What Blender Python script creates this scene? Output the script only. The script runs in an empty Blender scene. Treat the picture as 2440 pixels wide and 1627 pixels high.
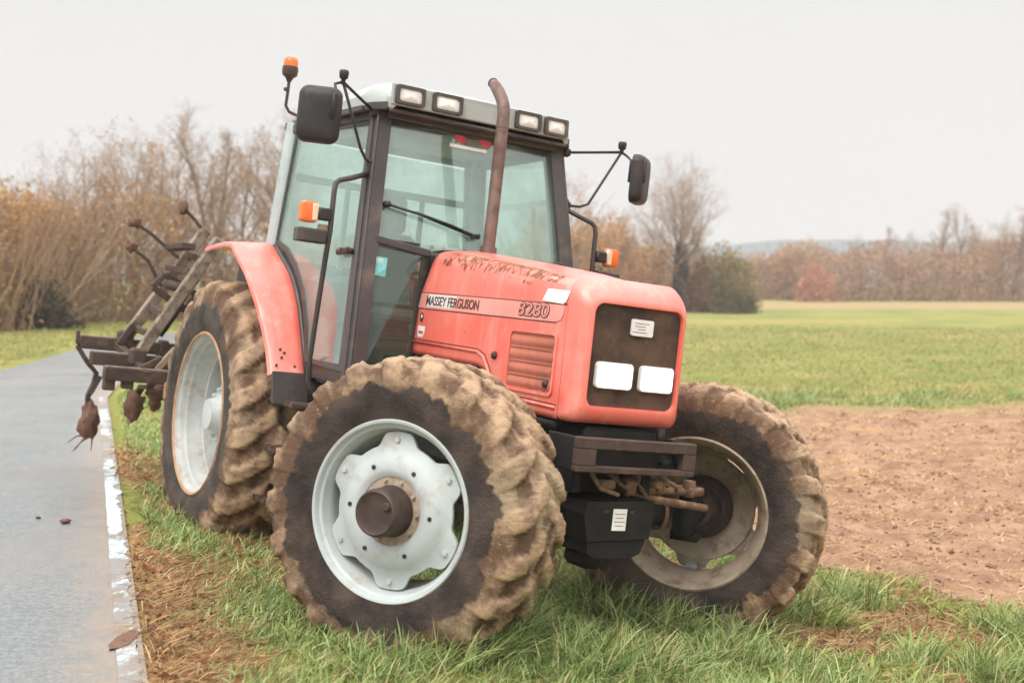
import bpy, bmesh, math, random
import numpy as np
from mathutils import Vector, Matrix, Euler, noise
C = bpy.context.scene
rng = np.random.default_rng(7)
random.seed(7)
PI = math.pi
R_ = math.radians

# ------------------------------------------------------------------ camera, world, sun, exposure
EYE = 1.606                                     # camera height above the road
cd = bpy.data.cameras.new('camera')
cam = bpy.data.objects.new('camera', cd)
C.collection.objects.link(cam)
cam.location = (0, 0, EYE)
cam.rotation_euler = (R_(90 - 2.842), 0, 0)
cd.sensor_width = 36
cd.lens = 2991.67 / 2440 * 36
cd.clip_start = .1
cd.clip_end = 6000
cd.dof.use_dof = True
cd.dof.focus_distance = 6.9
cd.dof.aperture_fstop = 1.9
C.camera = cam
C.view_settings.view_transform = 'Standard'
C.view_settings.look = 'None'
C.view_settings.gamma = 1
C.view_settings.exposure = .26

SUN_EL, SUN_AZ = R_(52), R_(205)
w = bpy.data.worlds.new('World')
C.world = w
w.use_nodes = True
nt = w.node_tree
nt.nodes.clear()
N = nt.nodes.new
L = nt.links.new
out = N('ShaderNodeOutputWorld')
bg = N('ShaderNodeBackground')
sky = N('ShaderNodeTexSky')
sky.sky_type = 'NISHITA'
sky.sun_disc = False
sky.sun_elevation = SUN_EL
sky.sun_rotation = SUN_AZ
hs = N('ShaderNodeHueSaturation')
hs.inputs['Saturation'].default_value = .12
L(sky.outputs[0], hs.inputs['Color'])
# the overcast: a cloud deck that is paler low down and brightest overhead (values before the 0.1 strength)
geo = N('ShaderNodeTexCoord')
sep = N('ShaderNodeSeparateXYZ')
L(geo.outputs['Generated'], sep.inputs[0])
mr = N('ShaderNodeMapRange')
mr.interpolation_type = 'SMOOTHSTEP'
mr.inputs[1].default_value = .22
mr.inputs[2].default_value = .95
mr.inputs[3].default_value = 7.35
mr.inputs[4].default_value = 27
L(sep.outputs['Z'], mr.inputs[0])
cn = N('ShaderNodeTexNoise')
cn.inputs['Scale'].default_value = 2.2
cn.inputs['Detail'].default_value = 5
mp = N('ShaderNodeMapping')
mp.inputs['Scale'].default_value = (1, 1, 3)
L(geo.outputs['Generated'], mp.inputs[0])
L(mp.outputs[0], cn.inputs[0])
mr2 = N('ShaderNodeMapRange')
mr2.inputs[3].default_value = .96
mr2.inputs[4].default_value = 1.04
L(cn.outputs['Fac'], mr2.inputs[0])
mu = N('ShaderNodeMath')
mu.operation = 'MULTIPLY'
L(mr.outputs[0], mu.inputs[0])
L(mr2.outputs[0], mu.inputs[1])
cl = N('ShaderNodeMixRGB')
cl.blend_type = 'MULTIPLY'
cl.inputs[0].default_value = 1
cl.inputs[2].default_value = (1.0, .992, .985, 1)
L(mu.outputs[0], cl.inputs[1])
mx = N('ShaderNodeMixRGB')
mx.inputs[0].default_value = .9
L(hs.outputs[0], mx.inputs[1])
L(cl.outputs[0], mx.inputs[2])
L(mx.outputs[0], bg.inputs['Color'])
bg.inputs['Strength'].default_value = .1
L(bg.outputs[0], out.inputs[0])

sd = bpy.data.lights.new('sun', 'SUN')
sd.energy = 1.5
sd.angle = R_(28)
sd.color = (1, .955, .9)
sun = bpy.data.objects.new('sun', sd)
C.collection.objects.link(sun)
# sky.sun_rotation is measured clockwise from +Y seen from above; light comes from that azimuth
sdir = Vector((math.sin(SUN_AZ) * math.cos(SUN_EL), math.cos(SUN_AZ) * math.cos(SUN_EL), math.sin(SUN_EL)))
sun.rotation_euler = (-sdir).to_track_quat('-Z', 'Y').to_euler()

# ------------------------------------------------------------------ materials
def srgb(r, g, b):
    return tuple(((c / 255) / 12.92 if c / 255 < .04045 else ((c / 255 + .055) / 1.055) ** 2.4) for c in (r, g, b))

class Mat:
    def __init__(s, name):
        s.m = bpy.data.materials.new(name)
        s.m.use_nodes = True
        s.t = s.m.node_tree
        s.b = s.t.nodes['Principled BSDF']
        s.o = s.t.nodes['Material Output']
        s.tc = s.n('ShaderNodeTexCoord')
    def n(s, k):
        return s.t.nodes.new(k)
    def l(s, a, b):
        s.t.links.new(a, b)
    def noise(s, scale, detail=6, rough=.55, stretch=None, gen='Object'):
        q = s.n('ShaderNodeTexNoise')
        q.inputs['Scale'].default_value = scale
        q.inputs['Detail'].default_value = detail
        q.inputs['Roughness'].default_value = rough
        if stretch:
            m = s.n('ShaderNodeMapping')
            m.inputs['Scale'].default_value = stretch
            s.l(s.tc.outputs[gen], m.inputs[0])
            s.l(m.outputs[0], q.inputs[0])
        else:
            s.l(s.tc.outputs[gen], q.inputs[0])
        return q.outputs['Fac']
    def ramp(s, fac, a, b, lo=0., hi=1.):
        q = s.n('ShaderNodeMapRange')
        q.interpolation_type = 'SMOOTHSTEP'
        q.inputs[1].default_value = a
        q.inputs[2].default_value = b
        q.inputs[3].default_value = lo
        q.inputs[4].default_value = hi
        s.l(fac, q.inputs[0])
        return q.outputs[0]
    def math(s, op, a, b):
        q = s.n('ShaderNodeMath')
        q.operation = op
        for i, v in enumerate((a, b)):
            if isinstance(v, (int, float)):
                q.inputs[i].default_value = v
            else:
                s.l(v, q.inputs[i])
        return q.outputs[0]
    def mix(s, fac, a, b, mode='MIX'):
        q = s.n('ShaderNodeMixRGB')
        q.blend_type = mode
        for i, v in enumerate((fac, a, b)):
            if isinstance(v, (int, float)):
                q.inputs[i].default_value = v
            elif isinstance(v, tuple):
                q.inputs[i].default_value = (*v[:3], 1)
            else:
                s.l(v, q.inputs[i])
        return q.outputs[0]
    def set(s, color=None, rough=None, metal=None, spec=None):
        for k, v in (('Base Color', color), ('Roughness', rough), ('Metallic', metal), ('Specular IOR Level', spec)):
            if v is None:
                continue
            if isinstance(v, tuple):
                s.b.inputs[k].default_value = (*v[:3], 1)
            elif isinstance(v, (int, float)):
                s.b.inputs[k].default_value = v
            else:
                s.l(v, s.b.inputs[k])
        return s
    def bump(s, h, strength=.4, dist=.01):
        q = s.n('ShaderNodeBump')
        q.inputs['Strength'].default_value = strength
        q.inputs['Distance'].default_value = dist
        s.l(h, q.inputs['Height'])
        s.l(q.outputs[0], s.b.inputs['Normal'])
        return s

MUD = srgb(176, 138, 104)
MUDD = srgb(112, 82, 62)

def dirty(name, col, dirt=MUDD, amount=.4, scale=6, rough=.5, metal=0., spec=.5, var=.12, bump=.15):
    """paint, plastic or metal with uneven tone and dried dirt in patches"""
    m = Mat(name)
    v = m.noise(scale * .6, 4)
    c2 = tuple(x * (1 - var) for x in col)
    c3 = tuple(min(1, x * (1 + var) + .01) for x in col)
    base = m.mix(m.ramp(v, .3, .7), c2, c3)
    d = m.math('MULTIPLY', m.ramp(m.noise(scale, 8, .65), .62 - .32 * amount, .80 - .25 * amount), min(1, amount * 1.3))
    fine = m.ramp(m.noise(scale * 9, 4, .7), .55, .75, 0, amount * .5)
    d = m.math('MAXIMUM', d, fine)
    m.set(m.mix(d, base, dirt), m.ramp(d, 0, 1, rough, .85), metal, spec)
    m.bump(m.noise(scale * 12, 5), bump, .004)
    return m.m

def red_paint():
    m = Mat('faded_red_paint')
    v = m.noise(1.7, 5, .6)
    base = m.mix(m.ramp(v, .3, .72), (.87, .13, .09), (.90, .23, .18))
    fade = m.ramp(m.noise(5, 7, .65, (1, 1, .5)), .5, .72, 0, .5)
    base = m.mix(fade, base, (.88, .40, .33))
    # worn, dirt-stained patches and small chips
    stk = m.ramp(m.noise(11, 6, .6, (1, 1, .09)), .52, .72, 0, .38)
    base = m.mix(stk, base, (.90, .42, .35))
    d = m.ramp(m.noise(6, 9, .72), .57, .78, 0, .5)
    base = m.mix(d, base, (.42, .2, .12))
    ch = m.ramp(m.noise(42, 3, .5), .72, .76, 0, .85)
    base = m.mix(ch, base, (.13, .06, .045))
    m.set(base, m.ramp(v, .3, .7, .34, .5), 0, .5)
    m.b.inputs['Coat Weight'].default_value = .7
    m.b.inputs['Coat Roughness'].default_value = .22
    m.bump(m.noise(9, 5), .06, .01)
    return m.m

def glass_mat(name, tint=(.86, .97, .935), film=.08, refl=1.0, dust_sheen=srgb(178, 176, 160), ior=2.1):
    m = Mat(name)
    m.t.nodes.remove(m.b)
    tr = m.n('ShaderNodeBsdfTransparent')
    tr.inputs[0].default_value = (*tint, 1)
    gl = m.n('ShaderNodeBsdfGlossy')
    gl.inputs['Roughness'].default_value = .015
    gl.inputs[0].default_value = (refl, refl, refl, 1)
    fr = m.n('ShaderNodeFresnel')
    # the inner face of the pane reflects as the outer one does
    gn = m.n('ShaderNodeNewGeometry')
    bf = m.ramp(gn.outputs['Backfacing'], 0, 1, ior, 1 / ior)
    m.l(bf, fr.inputs[0])
    a = m.n('ShaderNodeMixShader')
    m.l(fr.outputs[0], a.inputs[0])
    m.l(tr.outputs[0], a.inputs[1])
    m.l(gl.outputs[0], a.inputs[2])
    df = m.n('ShaderNodeBsdfDiffuse')
    df.inputs[0].default_value = (*dust_sheen, 1)
    b = m.n('ShaderNodeMixShader')
    m.l(m.ramp(m.noise(3.0, 6, .6), .3, .75, film * .45, film * 1.5), b.inputs[0])
    m.l(a.outputs[0], b.inputs[1])
    m.l(df.outputs[0], b.inputs[2])
    m.l(b.outputs[0], m.o.inputs[0])
    return m.m

def emit_mat(name, col, strength):
    m = Mat(name)
    m.set(tuple(min(.9, c) for c in col), .3)
    m.b.inputs['Emission Color'].default_value = (*col, 1)
    m.b.inputs['Emission Strength'].default_value = strength
    return m.m

def attr_mat(name, rough=.8, spec=.2, trans=.0, attr='col', bump=None):
    m = Mat(name)
    a = m.n('ShaderNodeAttribute')
    a.attribute_name = attr
    m.set(a.outputs['Color'], rough, 0, spec)
    if trans:
        tl = m.n('ShaderNodeBsdfTranslucent')
        m.l(a.outputs['Color'], tl.inputs[0])
        q = m.n('ShaderNodeMixShader')
        q.inputs[0].default_value = trans
        m.l(m.b.outputs[0], q.inputs[1])
        m.l(tl.outputs[0], q.inputs[2])
        m.l(q.outputs[0], m.o.inputs[0])
    if bump:
        m.bump(m.noise(bump[0], 6), bump[1], bump[2])
    return m.m

def tyre_mat():
    m = Mat('muddy_tyre')
    a = m.n('ShaderNodeAttribute')
    a.attribute_name = 'mud'
    f = m.math('ADD', a.outputs['Fac'], m.math('SUBTRACT', m.noise(14, 7, .65), .5))
    mask = m.ramp(f, .36, .66)
    rub = m.mix(m.ramp(m.noise(5, 6), .3, .7), srgb(42, 34, 31), srgb(92, 77, 68))
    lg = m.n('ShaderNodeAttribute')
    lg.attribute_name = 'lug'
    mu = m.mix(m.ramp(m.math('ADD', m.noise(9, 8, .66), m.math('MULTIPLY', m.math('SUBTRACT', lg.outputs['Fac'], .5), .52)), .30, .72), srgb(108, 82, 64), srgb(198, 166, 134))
    mu = m.mix(m.ramp(m.noise(30, 6, .75), .58, .74, 0, .6), mu, srgb(88, 66, 52))
    mu = m.mix(m.ramp(m.noise(2.6, 5), .50, .66, 0, .55), mu, srgb(196, 176, 146))
    mu = m.mix(m.ramp(m.noise(55, 3, .6), .64, .72, 0, .6), mu, srgb(206, 186, 150))
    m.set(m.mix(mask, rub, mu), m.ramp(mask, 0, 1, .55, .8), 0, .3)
    m.bump(m.noise(34, 9, .75), .9, .022)
    return m.m

M = {}
M['red'] = red_paint()
M['tyre'] = tyre_mat()
M['black'] = dirty('black_plastic', (.022, .018, .018), srgb(104, 82, 68), .28, 5, .42, spec=.35)
M['chassis'] = dirty('oily_black_iron', (.011, .010, .0095), srgb(62, 46, 38), .30, 7, .6, spec=.25)
M['frame'] = dirty('dark_cab_frame', (.052, .042, .038), srgb(140, 116, 98), .3, 4, .42)
M['roof'] = dirty('grey_roof_plastic', srgb(160, 166, 162), srgb(128, 116, 98), .34, 4, .5)
M['grey'] = dirty('pale_grey_pillar', srgb(170, 182, 182), srgb(120, 108, 96), .3, 4, .5)
M['rim'] = dirty('silver_grey_rim_paint', srgb(186, 193, 192), srgb(150, 120, 92), .36, 6, .45, .0, .5, .08)
M['rimdirt'] = dirty('mud_splashed_rim_paint', srgb(168, 152, 132), srgb(112, 86, 68), .55, 9, .65)
M['rustlip'] = dirty('rusty_rim_edge', srgb(172, 128, 92), srgb(190, 170, 150), .5, 14, .7)
M['rimrust'] = dirty('weathered_grey_rim_paint', srgb(182, 184, 180), srgb(140, 100, 70), .36, 9, .5)
M['hub'] = dirty('dirty_iron_hub', srgb(70, 54, 47), srgb(58, 42, 36), .5, 12, .6, .2)
gq = Mat('dusty_brown_grille')
gb = gq.mix(gq.ramp(gq.noise(5, 7, .6), .3, .7), srgb(58, 44, 37), srgb(98, 76, 63))
gb = gq.mix(gq.ramp(gq.noise(17, 6, .7), .58, .75, 0, .6), gb, srgb(134, 106, 88))
gq.set(gb, .75, 0, .25)
gq.bump(gq.noise(70, 4, .6, (1, 1, 2.5)), .5, .004)
M['grille'] = gq.m
M['vent'] = dirty('dusty_red_vent', srgb(186, 104, 82), srgb(142, 92, 72), .5, 5, .65)
M['band'] = dirty('faded_pink_band', srgb(236, 156, 146), srgb(206, 130, 118), .3, 6, .5)
M['white'] = dirty('white_label', (.82, .81, .8), srgb(180, 170, 160), .2, 10, .5)
M['ink'] = dirty('dark_lettering', srgb(96, 62, 56), srgb(190, 120, 110), .25, 22, .6)
M['inkgrey'] = dirty('grey_lettering', srgb(148, 110, 106), srgb(200, 140, 132), .2, 22, .6)
M['line'] = dirty('groove_shadow_gap', (.14, .03, .025), srgb(120, 50, 40), .2, 8, .7)
M['pipe'] = dirty('rusty_exhaust_steel', srgb(122, 100, 93), srgb(96, 70, 60), .5, 9, .55, .35)
M['soot'] = dirty('sooty_steel', srgb(92, 76, 70), srgb(60, 46, 42), .4, 9, .6, .3)
M['rust'] = dirty('rusty_brown_steel', srgb(66, 48, 40), srgb(122, 94, 76), .42, 10, .75)
M['wornsteel'] = dirty('worn_pale_steel', srgb(140, 124, 106), srgb(74, 54, 44), .6, 9, .5, .1)
M['muddysteel'] = dirty('mud_splashed_steel', srgb(112, 84, 64), srgb(172, 138, 106), .55, 14, .75)
M['mud'] = dirty('wet_mud', srgb(112, 78, 60), srgb(70, 46, 36), .5, 14, .7, bump=.8)
M['glass'] = glass_mat('tinted_cab_glass', (.90, .985, .955), .17, 1., srgb(172, 202, 192), 2.05)  # pale teal film paints sky brightness onto the panes, besides dust
M['glass_low'] = glass_mat('dusty_cab_glass', (.80, .90, .86), .06, 1., srgb(170, 176, 160), 1.45)
M['lens'] = dirty('clear_lamp_lens', (.74, .74, .71), (.55, .5, .42), .25, 7, .12)
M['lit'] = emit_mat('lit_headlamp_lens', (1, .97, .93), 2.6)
M['orange'] = dirty('orange_lens', (.85, .17, .03), (.7, .3, .12), .2, 8, .2)
M['palelens'] = dirty('pale_orange_lens', (.85, .6, .42), (.8, .4, .2), .2, 8, .2)
M['mirror'] = Mat('mirror_glass').set((.8, .82, .84), .03, 1.).m
M['seat'] = dirty('grey_seat_cloth', srgb(128, 124, 116), srgb(90, 84, 78), .3, 8, .9)
M['sticker'] = dirty('pale_blue_sticker', srgb(140, 214, 222), srgb(222, 236, 236), .3, 16, .4)
M['decalred'] = dirty('red_decal', srgb(214, 74, 80), srgb(240, 150, 150), .2, 14, .5)

# ------------------------------------------------------------------ mesh building
class MB:
    """collects shapes and links them as one mesh object"""
    def __init__(s):
        s.v, s.f, s.m, s.sm = [], [], [], []
    def add(s, v, f, mat=0, smooth=False):
        o = len(s.v)
        s.v += [tuple(p) for p in v]
        for q in f:
            s.f.append(tuple(o + i for i in q))
            s.m.append(mat)
            s.sm.append(smooth)
        return s
    def box(s, c, size, rot=None, bev=.006, mat=0):
        x, y, z = (a / 2 for a in size)
        b = min(bev, x * .9, y * .9, z * .9)
        V, F = [], []
        idx = {}
        for sx in (-1, 1):
            for sy in (-1, 1):
                for sz in (-1, 1):
                    for a in range(3):
                        p = [sx * (x - b), sy * (y - b), sz * (z - b)]
                        p[a] += (sx, sy, sz)[a] * b
                        idx[(sx, sy, sz, a)] = len(V)
                        V.append(Vector(p))
        for a in range(3):
            for sg in (-1, 1):
                o1, o2 = [k for k in range(3) if k != a]
                q = []
                for u, v in ((-1, -1), (1, -1), (1, 1), (-1, 1)):
                    t = [0, 0, 0]
                    t[a], t[o1], t[o2] = sg, u, v
                    q.append(idx[(*t, a)])
                F.append(q)
        for a in range(3):
            o1, o2 = [k for k in range(3) if k != a]
            for u in (-1, 1):
                for v in (-1, 1):
                    q = []
                    for sg, w_ in ((-1, o1), (1, o1), (1, o2), (-1, o2)):
                        t = [0, 0, 0]
                        t[a], t[o1], t[o2] = sg, u, v
                        q.append(idx[(*t, w_)])
                    F.append(q)
        for sx in (-1, 1):
            for sy in (-1, 1):
                for sz in (-1, 1):
                    F.append([idx[(sx, sy, sz, a)] for a in range(3)])
        c = Vector(c)
        if rot is not None:
            rm = Euler(rot).to_matrix() if not isinstance(rot, Matrix) else rot
            V = [rm @ p for p in V]
        return s.add([p + c for p in V], F, mat)
    def bar(s, a, b, w_, h, up=(0, 0, 1), bev=.005, mat=0):
        a, b = Vector(a), Vector(b)
        d = b - a
        x = d.normalized()
        u = Vector(up)
        y = u.cross(x)
        if y.length < 1e-4:
            y = Vector((0, 1, 0)).cross(x)
        y.normalize()
        z = x.cross(y)
        rm = Matrix((x, y, z)).transposed()
        return s.box((a + b) / 2, (d.length, w_, h), rm, bev, mat)
    def tube(s, path, r, seg=10, mat=0, smooth=True, caps=True, sec=None, up=None):
        P = [Vector(p) for p in path]
        rs = r if isinstance(r, (list, tuple)) else [r] * len(P)
        V, F = [], []
        t0 = (P[1] - P[0]).normalized()
        ref = Vector(up) if up else (Vector((0, 0, 1)) if abs(t0.z) < .9 else Vector((1, 0, 0)))
        n = (ref - t0 * ref.dot(t0)).normalized()
        k = len(sec) if sec else seg
        for i, p in enumerate(P):
            t = (P[min(i + 1, len(P) - 1)] - P[max(i - 1, 0)]).normalized()
            n = (n - t * n.dot(t)).normalized()
            b = t.cross(n)
            if sec:
                V += [p + n * u * rs[i] + b * v * rs[i] for u, v in sec]
            else:
                V += [p + (n * math.cos(2 * PI * j / seg) + b * math.sin(2 * PI * j / seg)) * rs[i] for j in range(seg)]
        for i in range(len(P) - 1):
            for j in range(k):
                F.append((i * k + j, i * k + (j + 1) % k, (i + 1) * k + (j + 1) % k, (i + 1) * k + j))
        if caps:
            F.append(tuple(range(k - 1, -1, -1)))
            F.append(tuple(range((len(P) - 1) * k, len(P) * k)))
        return s.add(V, F, mat, smooth)
    def lathe(s, prof, o=(0, 0, 0), axis=(0, -1, 0), seg=48, mat=0, smooth=True):
        """prof: (radius, height along axis)"""
        a = Vector(axis).normalized()
        u = Vector((0, 0, 1)) if abs(a.z) < .9 else Vector((1, 0, 0))
        u = (u - a * u.dot(a)).normalized()
        v = a.cross(u)
        o = Vector(o)
        V = [o + a * h + (u * math.cos(2 * PI * j / seg) + v * math.sin(2 * PI * j / seg)) * r for r, h in prof for j in range(seg)]
        F = [(i * seg + j, i * seg + (j + 1) % seg, (i + 1) * seg + (j + 1) % seg, (i + 1) * seg + j)
             for i in range(len(prof) - 1) for j in range(seg)]
        return s.add(V, F, mat, smooth)
    def prism(s, poly, fn, t, mat=0):
        """poly: 2-D outline; fn(u, v, d) gives the 3-D point at depth d; solid of thickness t"""
        n = len(poly)
        bm = bmesh.new()
        vs = [bm.verts.new((u, v, 0)) for u, v in poly]
        fc = bm.faces.new(vs)
        r = bmesh.ops.triangulate(bm, faces=[fc])
        bm.verts.index_update()
        T = [tuple(v.index for v in f.verts) for f in r['faces']]
        bm.free()
        V = [fn(u, v, 0) for u, v in poly] + [fn(u, v, t) for u, v in poly]
        F = T + [tuple(n + i for i in q[::-1]) for q in T] + [(i, (i + 1) % n, n + (i + 1) % n, n + i) for i in range(n)]
        return s.add(V, F, mat)
    def grid(s, rows, mat=0, smooth=True, close=False):
        """rows: list of equally long point lists"""
        k = len(rows[0])
        V = [p for r in rows for p in r]
        F = []
        for i in range(len(rows) - 1):
            for j in range(k if close else k - 1):
                F.append((i * k + j, i * k + (j + 1) % k, (i + 1) * k + (j + 1) % k, (i + 1) * k + j))
        return s.add(V, F, mat, smooth)
    def build(s, name, mats, parent=None, sharp=None, loc=None):
        me = bpy.data.meshes.new(name)
        me.from_pydata(s.v, [], s.f)
        for m in (mats if isinstance(mats, (list, tuple)) else [mats]):
            me.materials.append(M[m] if isinstance(m, str) else m)
        me.polygons.foreach_set('material_index', s.m)
        me.polygons.foreach_set('use_smooth', s.sm)
        me.update()
        bm = bmesh.new()
        bm.from_mesh(me)
        bmesh.ops.recalc_face_normals(bm, faces=bm.faces)
        bm.to_mesh(me)
        bm.free()
        if sharp:
            me.set_sharp_from_angle(angle=R_(sharp))
        o = bpy.data.objects.new(name, me)
        C.collection.objects.link(o)
        if parent:
            o.parent = parent
        if loc:
            o.location = loc
        return o

def tag(o, label=None, cat=None, group=None, kind=None):
    for k, v in (('label', label), ('category', cat), ('group', group), ('kind', kind)):
        if v:
            o[k] = v
    return o

def empty(name, loc=(0, 0, 0)):
    o = bpy.data.objects.new(name, None)
    C.collection.objects.link(o)
    o.location = loc
    return o

def copy_tree(o, parent=None):
    c = o.copy()
    C.collection.objects.link(c)
    c.parent = parent
    for ch in list(o.children):
        copy_tree(ch, c)
    return c

def fast_mesh(name, V, F, col=None, mat=None, smooth=False):
    """V (n,3), F (m,k) arrays; col (n,3) per-vertex colours"""
    me = bpy.data.meshes.new(name)
    n, (m, k) = len(V), F.shape
    me.vertices.add(n)
    me.vertices.foreach_set('co', np.ascontiguousarray(V, np.float32).ravel())
    me.loops.add(m * k)
    me.loops.foreach_set('vertex_index', np.ascontiguousarray(F, np.int32).ravel())
    me.polygons.add(m)
    me.polygons.foreach_set('loop_start', np.arange(0, m * k, k, dtype=np.int32))
    me.polygons.foreach_set('loop_total', np.full(m, k, np.int32))
    if smooth:
        me.polygons.foreach_set('use_smooth', np.ones(m, bool))
    me.update(calc_edges=True)
    if col is not None:
        a = me.color_attributes.new('col', 'FLOAT_COLOR', 'POINT')
        a.data.foreach_set('color', np.concatenate([col, np.ones((n, 1))], 1).astype(np.float32).ravel())
    if mat:
        me.materials.append(mat)
    o = bpy.data.objects.new(name, me)
    C.collection.objects.link(o)
    return o

def rrect(y0, y1, z0, z1, r, n=5):
    """rounded rectangle outline, counter-clockwise, r a radius or (bottom, top) radii"""
    rb, rt = r if isinstance(r, tuple) else (r, r)
    P = []
    for cy, cz, a0, q in ((y1 - rb, z0 + rb, -90, rb), (y1 - rt, z1 - rt, 0, rt), (y0 + rt, z1 - rt, 90, rt), (y0 + rb, z0 + rb, 180, rb)):
        for i in range(n + 1):
            a = R_(a0 + 90 * i / n)
            P.append((cy + q * math.cos(a), cz + q * math.sin(a)))
    return P

def lerp(a, b, t):
    return a + (b - a) * t

def interp(x, xs, ys):
    return float(np.interp(x, xs, ys))

def sst(a, b, x):
    t = np.clip((x - a) / (b - a), 0, 1)
    return t * t * (3 - 2 * t)

# value noise on arrays (for terrain and clumps)
_tab = rng.random((256, 256))
def vnoise(x, y, sc=1., oct=4):
    r, amp, tot = 0, 1., 0.
    for k in range(oct):
        u, v = x * sc + 17.3 * k, y * sc - 9.1 * k
        i, j = np.floor(u).astype(int), np.floor(v).astype(int)
        fu, fv = u - i, v - j
        fu, fv = fu * fu * (3 - 2 * fu), fv * fv * (3 - 2 * fv)
        g = lambda a, b: _tab[a % 256, b % 256]
        r = r + amp * ((g(i, j) * (1 - fu) + g(i + 1, j) * fu) * (1 - fv) + (g(i, j + 1) * (1 - fu) + g(i + 1, j + 1) * fu) * fv)
        tot += amp
        amp *= .5
        sc *= 2
    return r / tot

# ------------------------------------------------------------------ the ground, road and field
RY = [-60, 17, 24, 32, 42, 60]
RX_R = [20.2, -5.6, -7.2, -7.0, -4.5, 1]                # right edge of the road
RX_L = [14.0, -8.3, -9.25, -10.4, -9.6, -5]             # left edge
RX_L = [-1.54 - .335 * (-60 - 4.9) - 4.9, -8.3, -9.25, -10.5, -9.9, -6]
RX_R[0] = -1.54 - .335 * (-60 - 4.9)
RX_R[1] = -1.54 - .335 * (17 - 4.9)
RX_R[0] += .10
RX_R[1] += .10

def side(x, y):
    """distance to the right of the road edge (negative on the road) and to the left of its left edge"""
    xr, xl = np.interp(y, RY, RX_R), np.interp(y, RY, RX_L)
    return (x - xr) / 1.055, (xl - x) / 1.03

def gz(x, y, fine=True):
    x, y = np.asarray(x, float), np.asarray(y, float)
    s, l = side(x, y)
    sp = np.clip(s, 0, 60)
    z = -.12 * np.minimum(sp, 4.2)
    t = np.clip((sp - 4.2) / 1.6, 0, 1)
    z = z - .12 * 1.6 * (t - t * t / 2)
    z = np.where((s < .02) & (l < .02), -.03, z)
    z = z + np.where(l > 0, .12 * sst(0, 3, l), 0)
    z = lerp(z, -.6, sst(40, 70, y) * sst(-12, 4, x))
    if fine:
        near = sst(.05, .6, np.maximum(s, l))
        z = z + near * ((vnoise(x, y, 1.1, 3) - .5) * .07 + (vnoise(x + 50, y, 6, 3) - .5) * .035)
        z = z + soil_mask(x, y) * (np.sin((x * .75 + y * .45) * 7.5 + 3 * vnoise(x, y, .5, 2)) * .024 + (vnoise(x, y, 9, 2) - .5) * .07)
    return z

def soil_mask(x, y):
    """1 on the bare tilled strip to the right"""
    n = (vnoise(x + 7, y + 3, .9, 4) - .5)
    near = x * .707 + (y - 9.9) * .707 * 1.0 - 1.35 + n * 1.2 * 0.8 + .25
    s, l = side(x, y)
    return sst(0, .35, near) * (1 - sst(20.5, 22.5, y + n * 3)) * sst(3.4, 4.4, s + n)

def ruts(x, y):
    """strips pressed by the tyres on the way from the road"""
    ux, uy = .505, -.863                                        # tractor heading on the ground
    r = np.zeros(np.shape(x))
    for wx, wy in ((-2.08, 8.83), (-.54, 9.75), (-.46, 6.0), (1.18, 7.1)):
        dx, dy = np.asarray(x) - wx, np.asarray(y) - wy
        a, b = dx * ux + dy * uy, -dx * uy + dy * ux
        r = np.maximum(r, (1 - sst(.18, .42, np.abs(b))) * (1 - sst(.0, .3, a)) * sst(-4.5, -2.5, a))
    return r * .8

def weights(x, y):
    """soil, dry brown, straw"""
    s, l = side(x, y)
    n = vnoise(x, y, 1.3, 4) - .5
    n2 = vnoise(x + 31, y + 11, 3.5, 4) - .5
    soil = soil_mask(x, y)
    dry = (1 - sst(.06, .44, s + n * .8 - .12 * sst(5.2, 7.0, y) + .55 * sst(7.4, 9.2, y))) * sst(-.1, .05, s)
    # churned weedy corner between the grass and the field, and the headland
    corner = sst(2.7, 3.7, s + n * 1.4) * (1 - sst(12, 15, y)) * (1 - soil) * sst(-.12, .04, n2 + .02)
    dry = np.maximum(dry, corner)
    dry = np.maximum(dry, ruts(x, y) * sst(-.2, .05, n2 + .06))
    dry = np.maximum(dry, sst(.03, .1, n2) * .5 * sst(22, 23.5, y) * (1 - sst(25, 29, y)))
    straw = sst(88, 94, y) * (1 - sst(118, 124, y)) * sst(2, 10, x)
    return soil, np.clip(dry, 0, 1), straw

def axis_pts(dense0, dense1, step, far):
    a = list(np.arange(dense0, dense1, step))
    d = step
    hi, lo = dense1, dense0 - step
    H, Lw = [], []
    while hi < far:
        H.append(hi); d *= 1.13; hi += d
    d = step
    while lo > -far:
        Lw.append(lo); d *= 1.13; lo -= d
    return np.array(Lw[::-1] + a + H + [far * 1.05])

xs = axis_pts(-5, 7, .05, 2500)
ys = axis_pts(3, 15, .05, 2500)
X, Y = np.meshgrid(xs, ys)
gx, gy = X.ravel(), Y.ravel()
G = np.stack([gx, gy, gz(gx, gy)], 1)
nx, ny = len(xs), len(ys)
ii = (np.arange(ny - 1)[:, None] * nx + np.arange(nx - 1)[None]).ravel()
GF = np.stack([ii, ii + 1, ii + nx + 1, ii + nx], 1)
so, dr, st = weights(gx, gy)
ground = fast_mesh('ground', G, GF, np.stack([so, dr, st], 1), smooth=True)
tag(ground, kind='structure')

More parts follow.
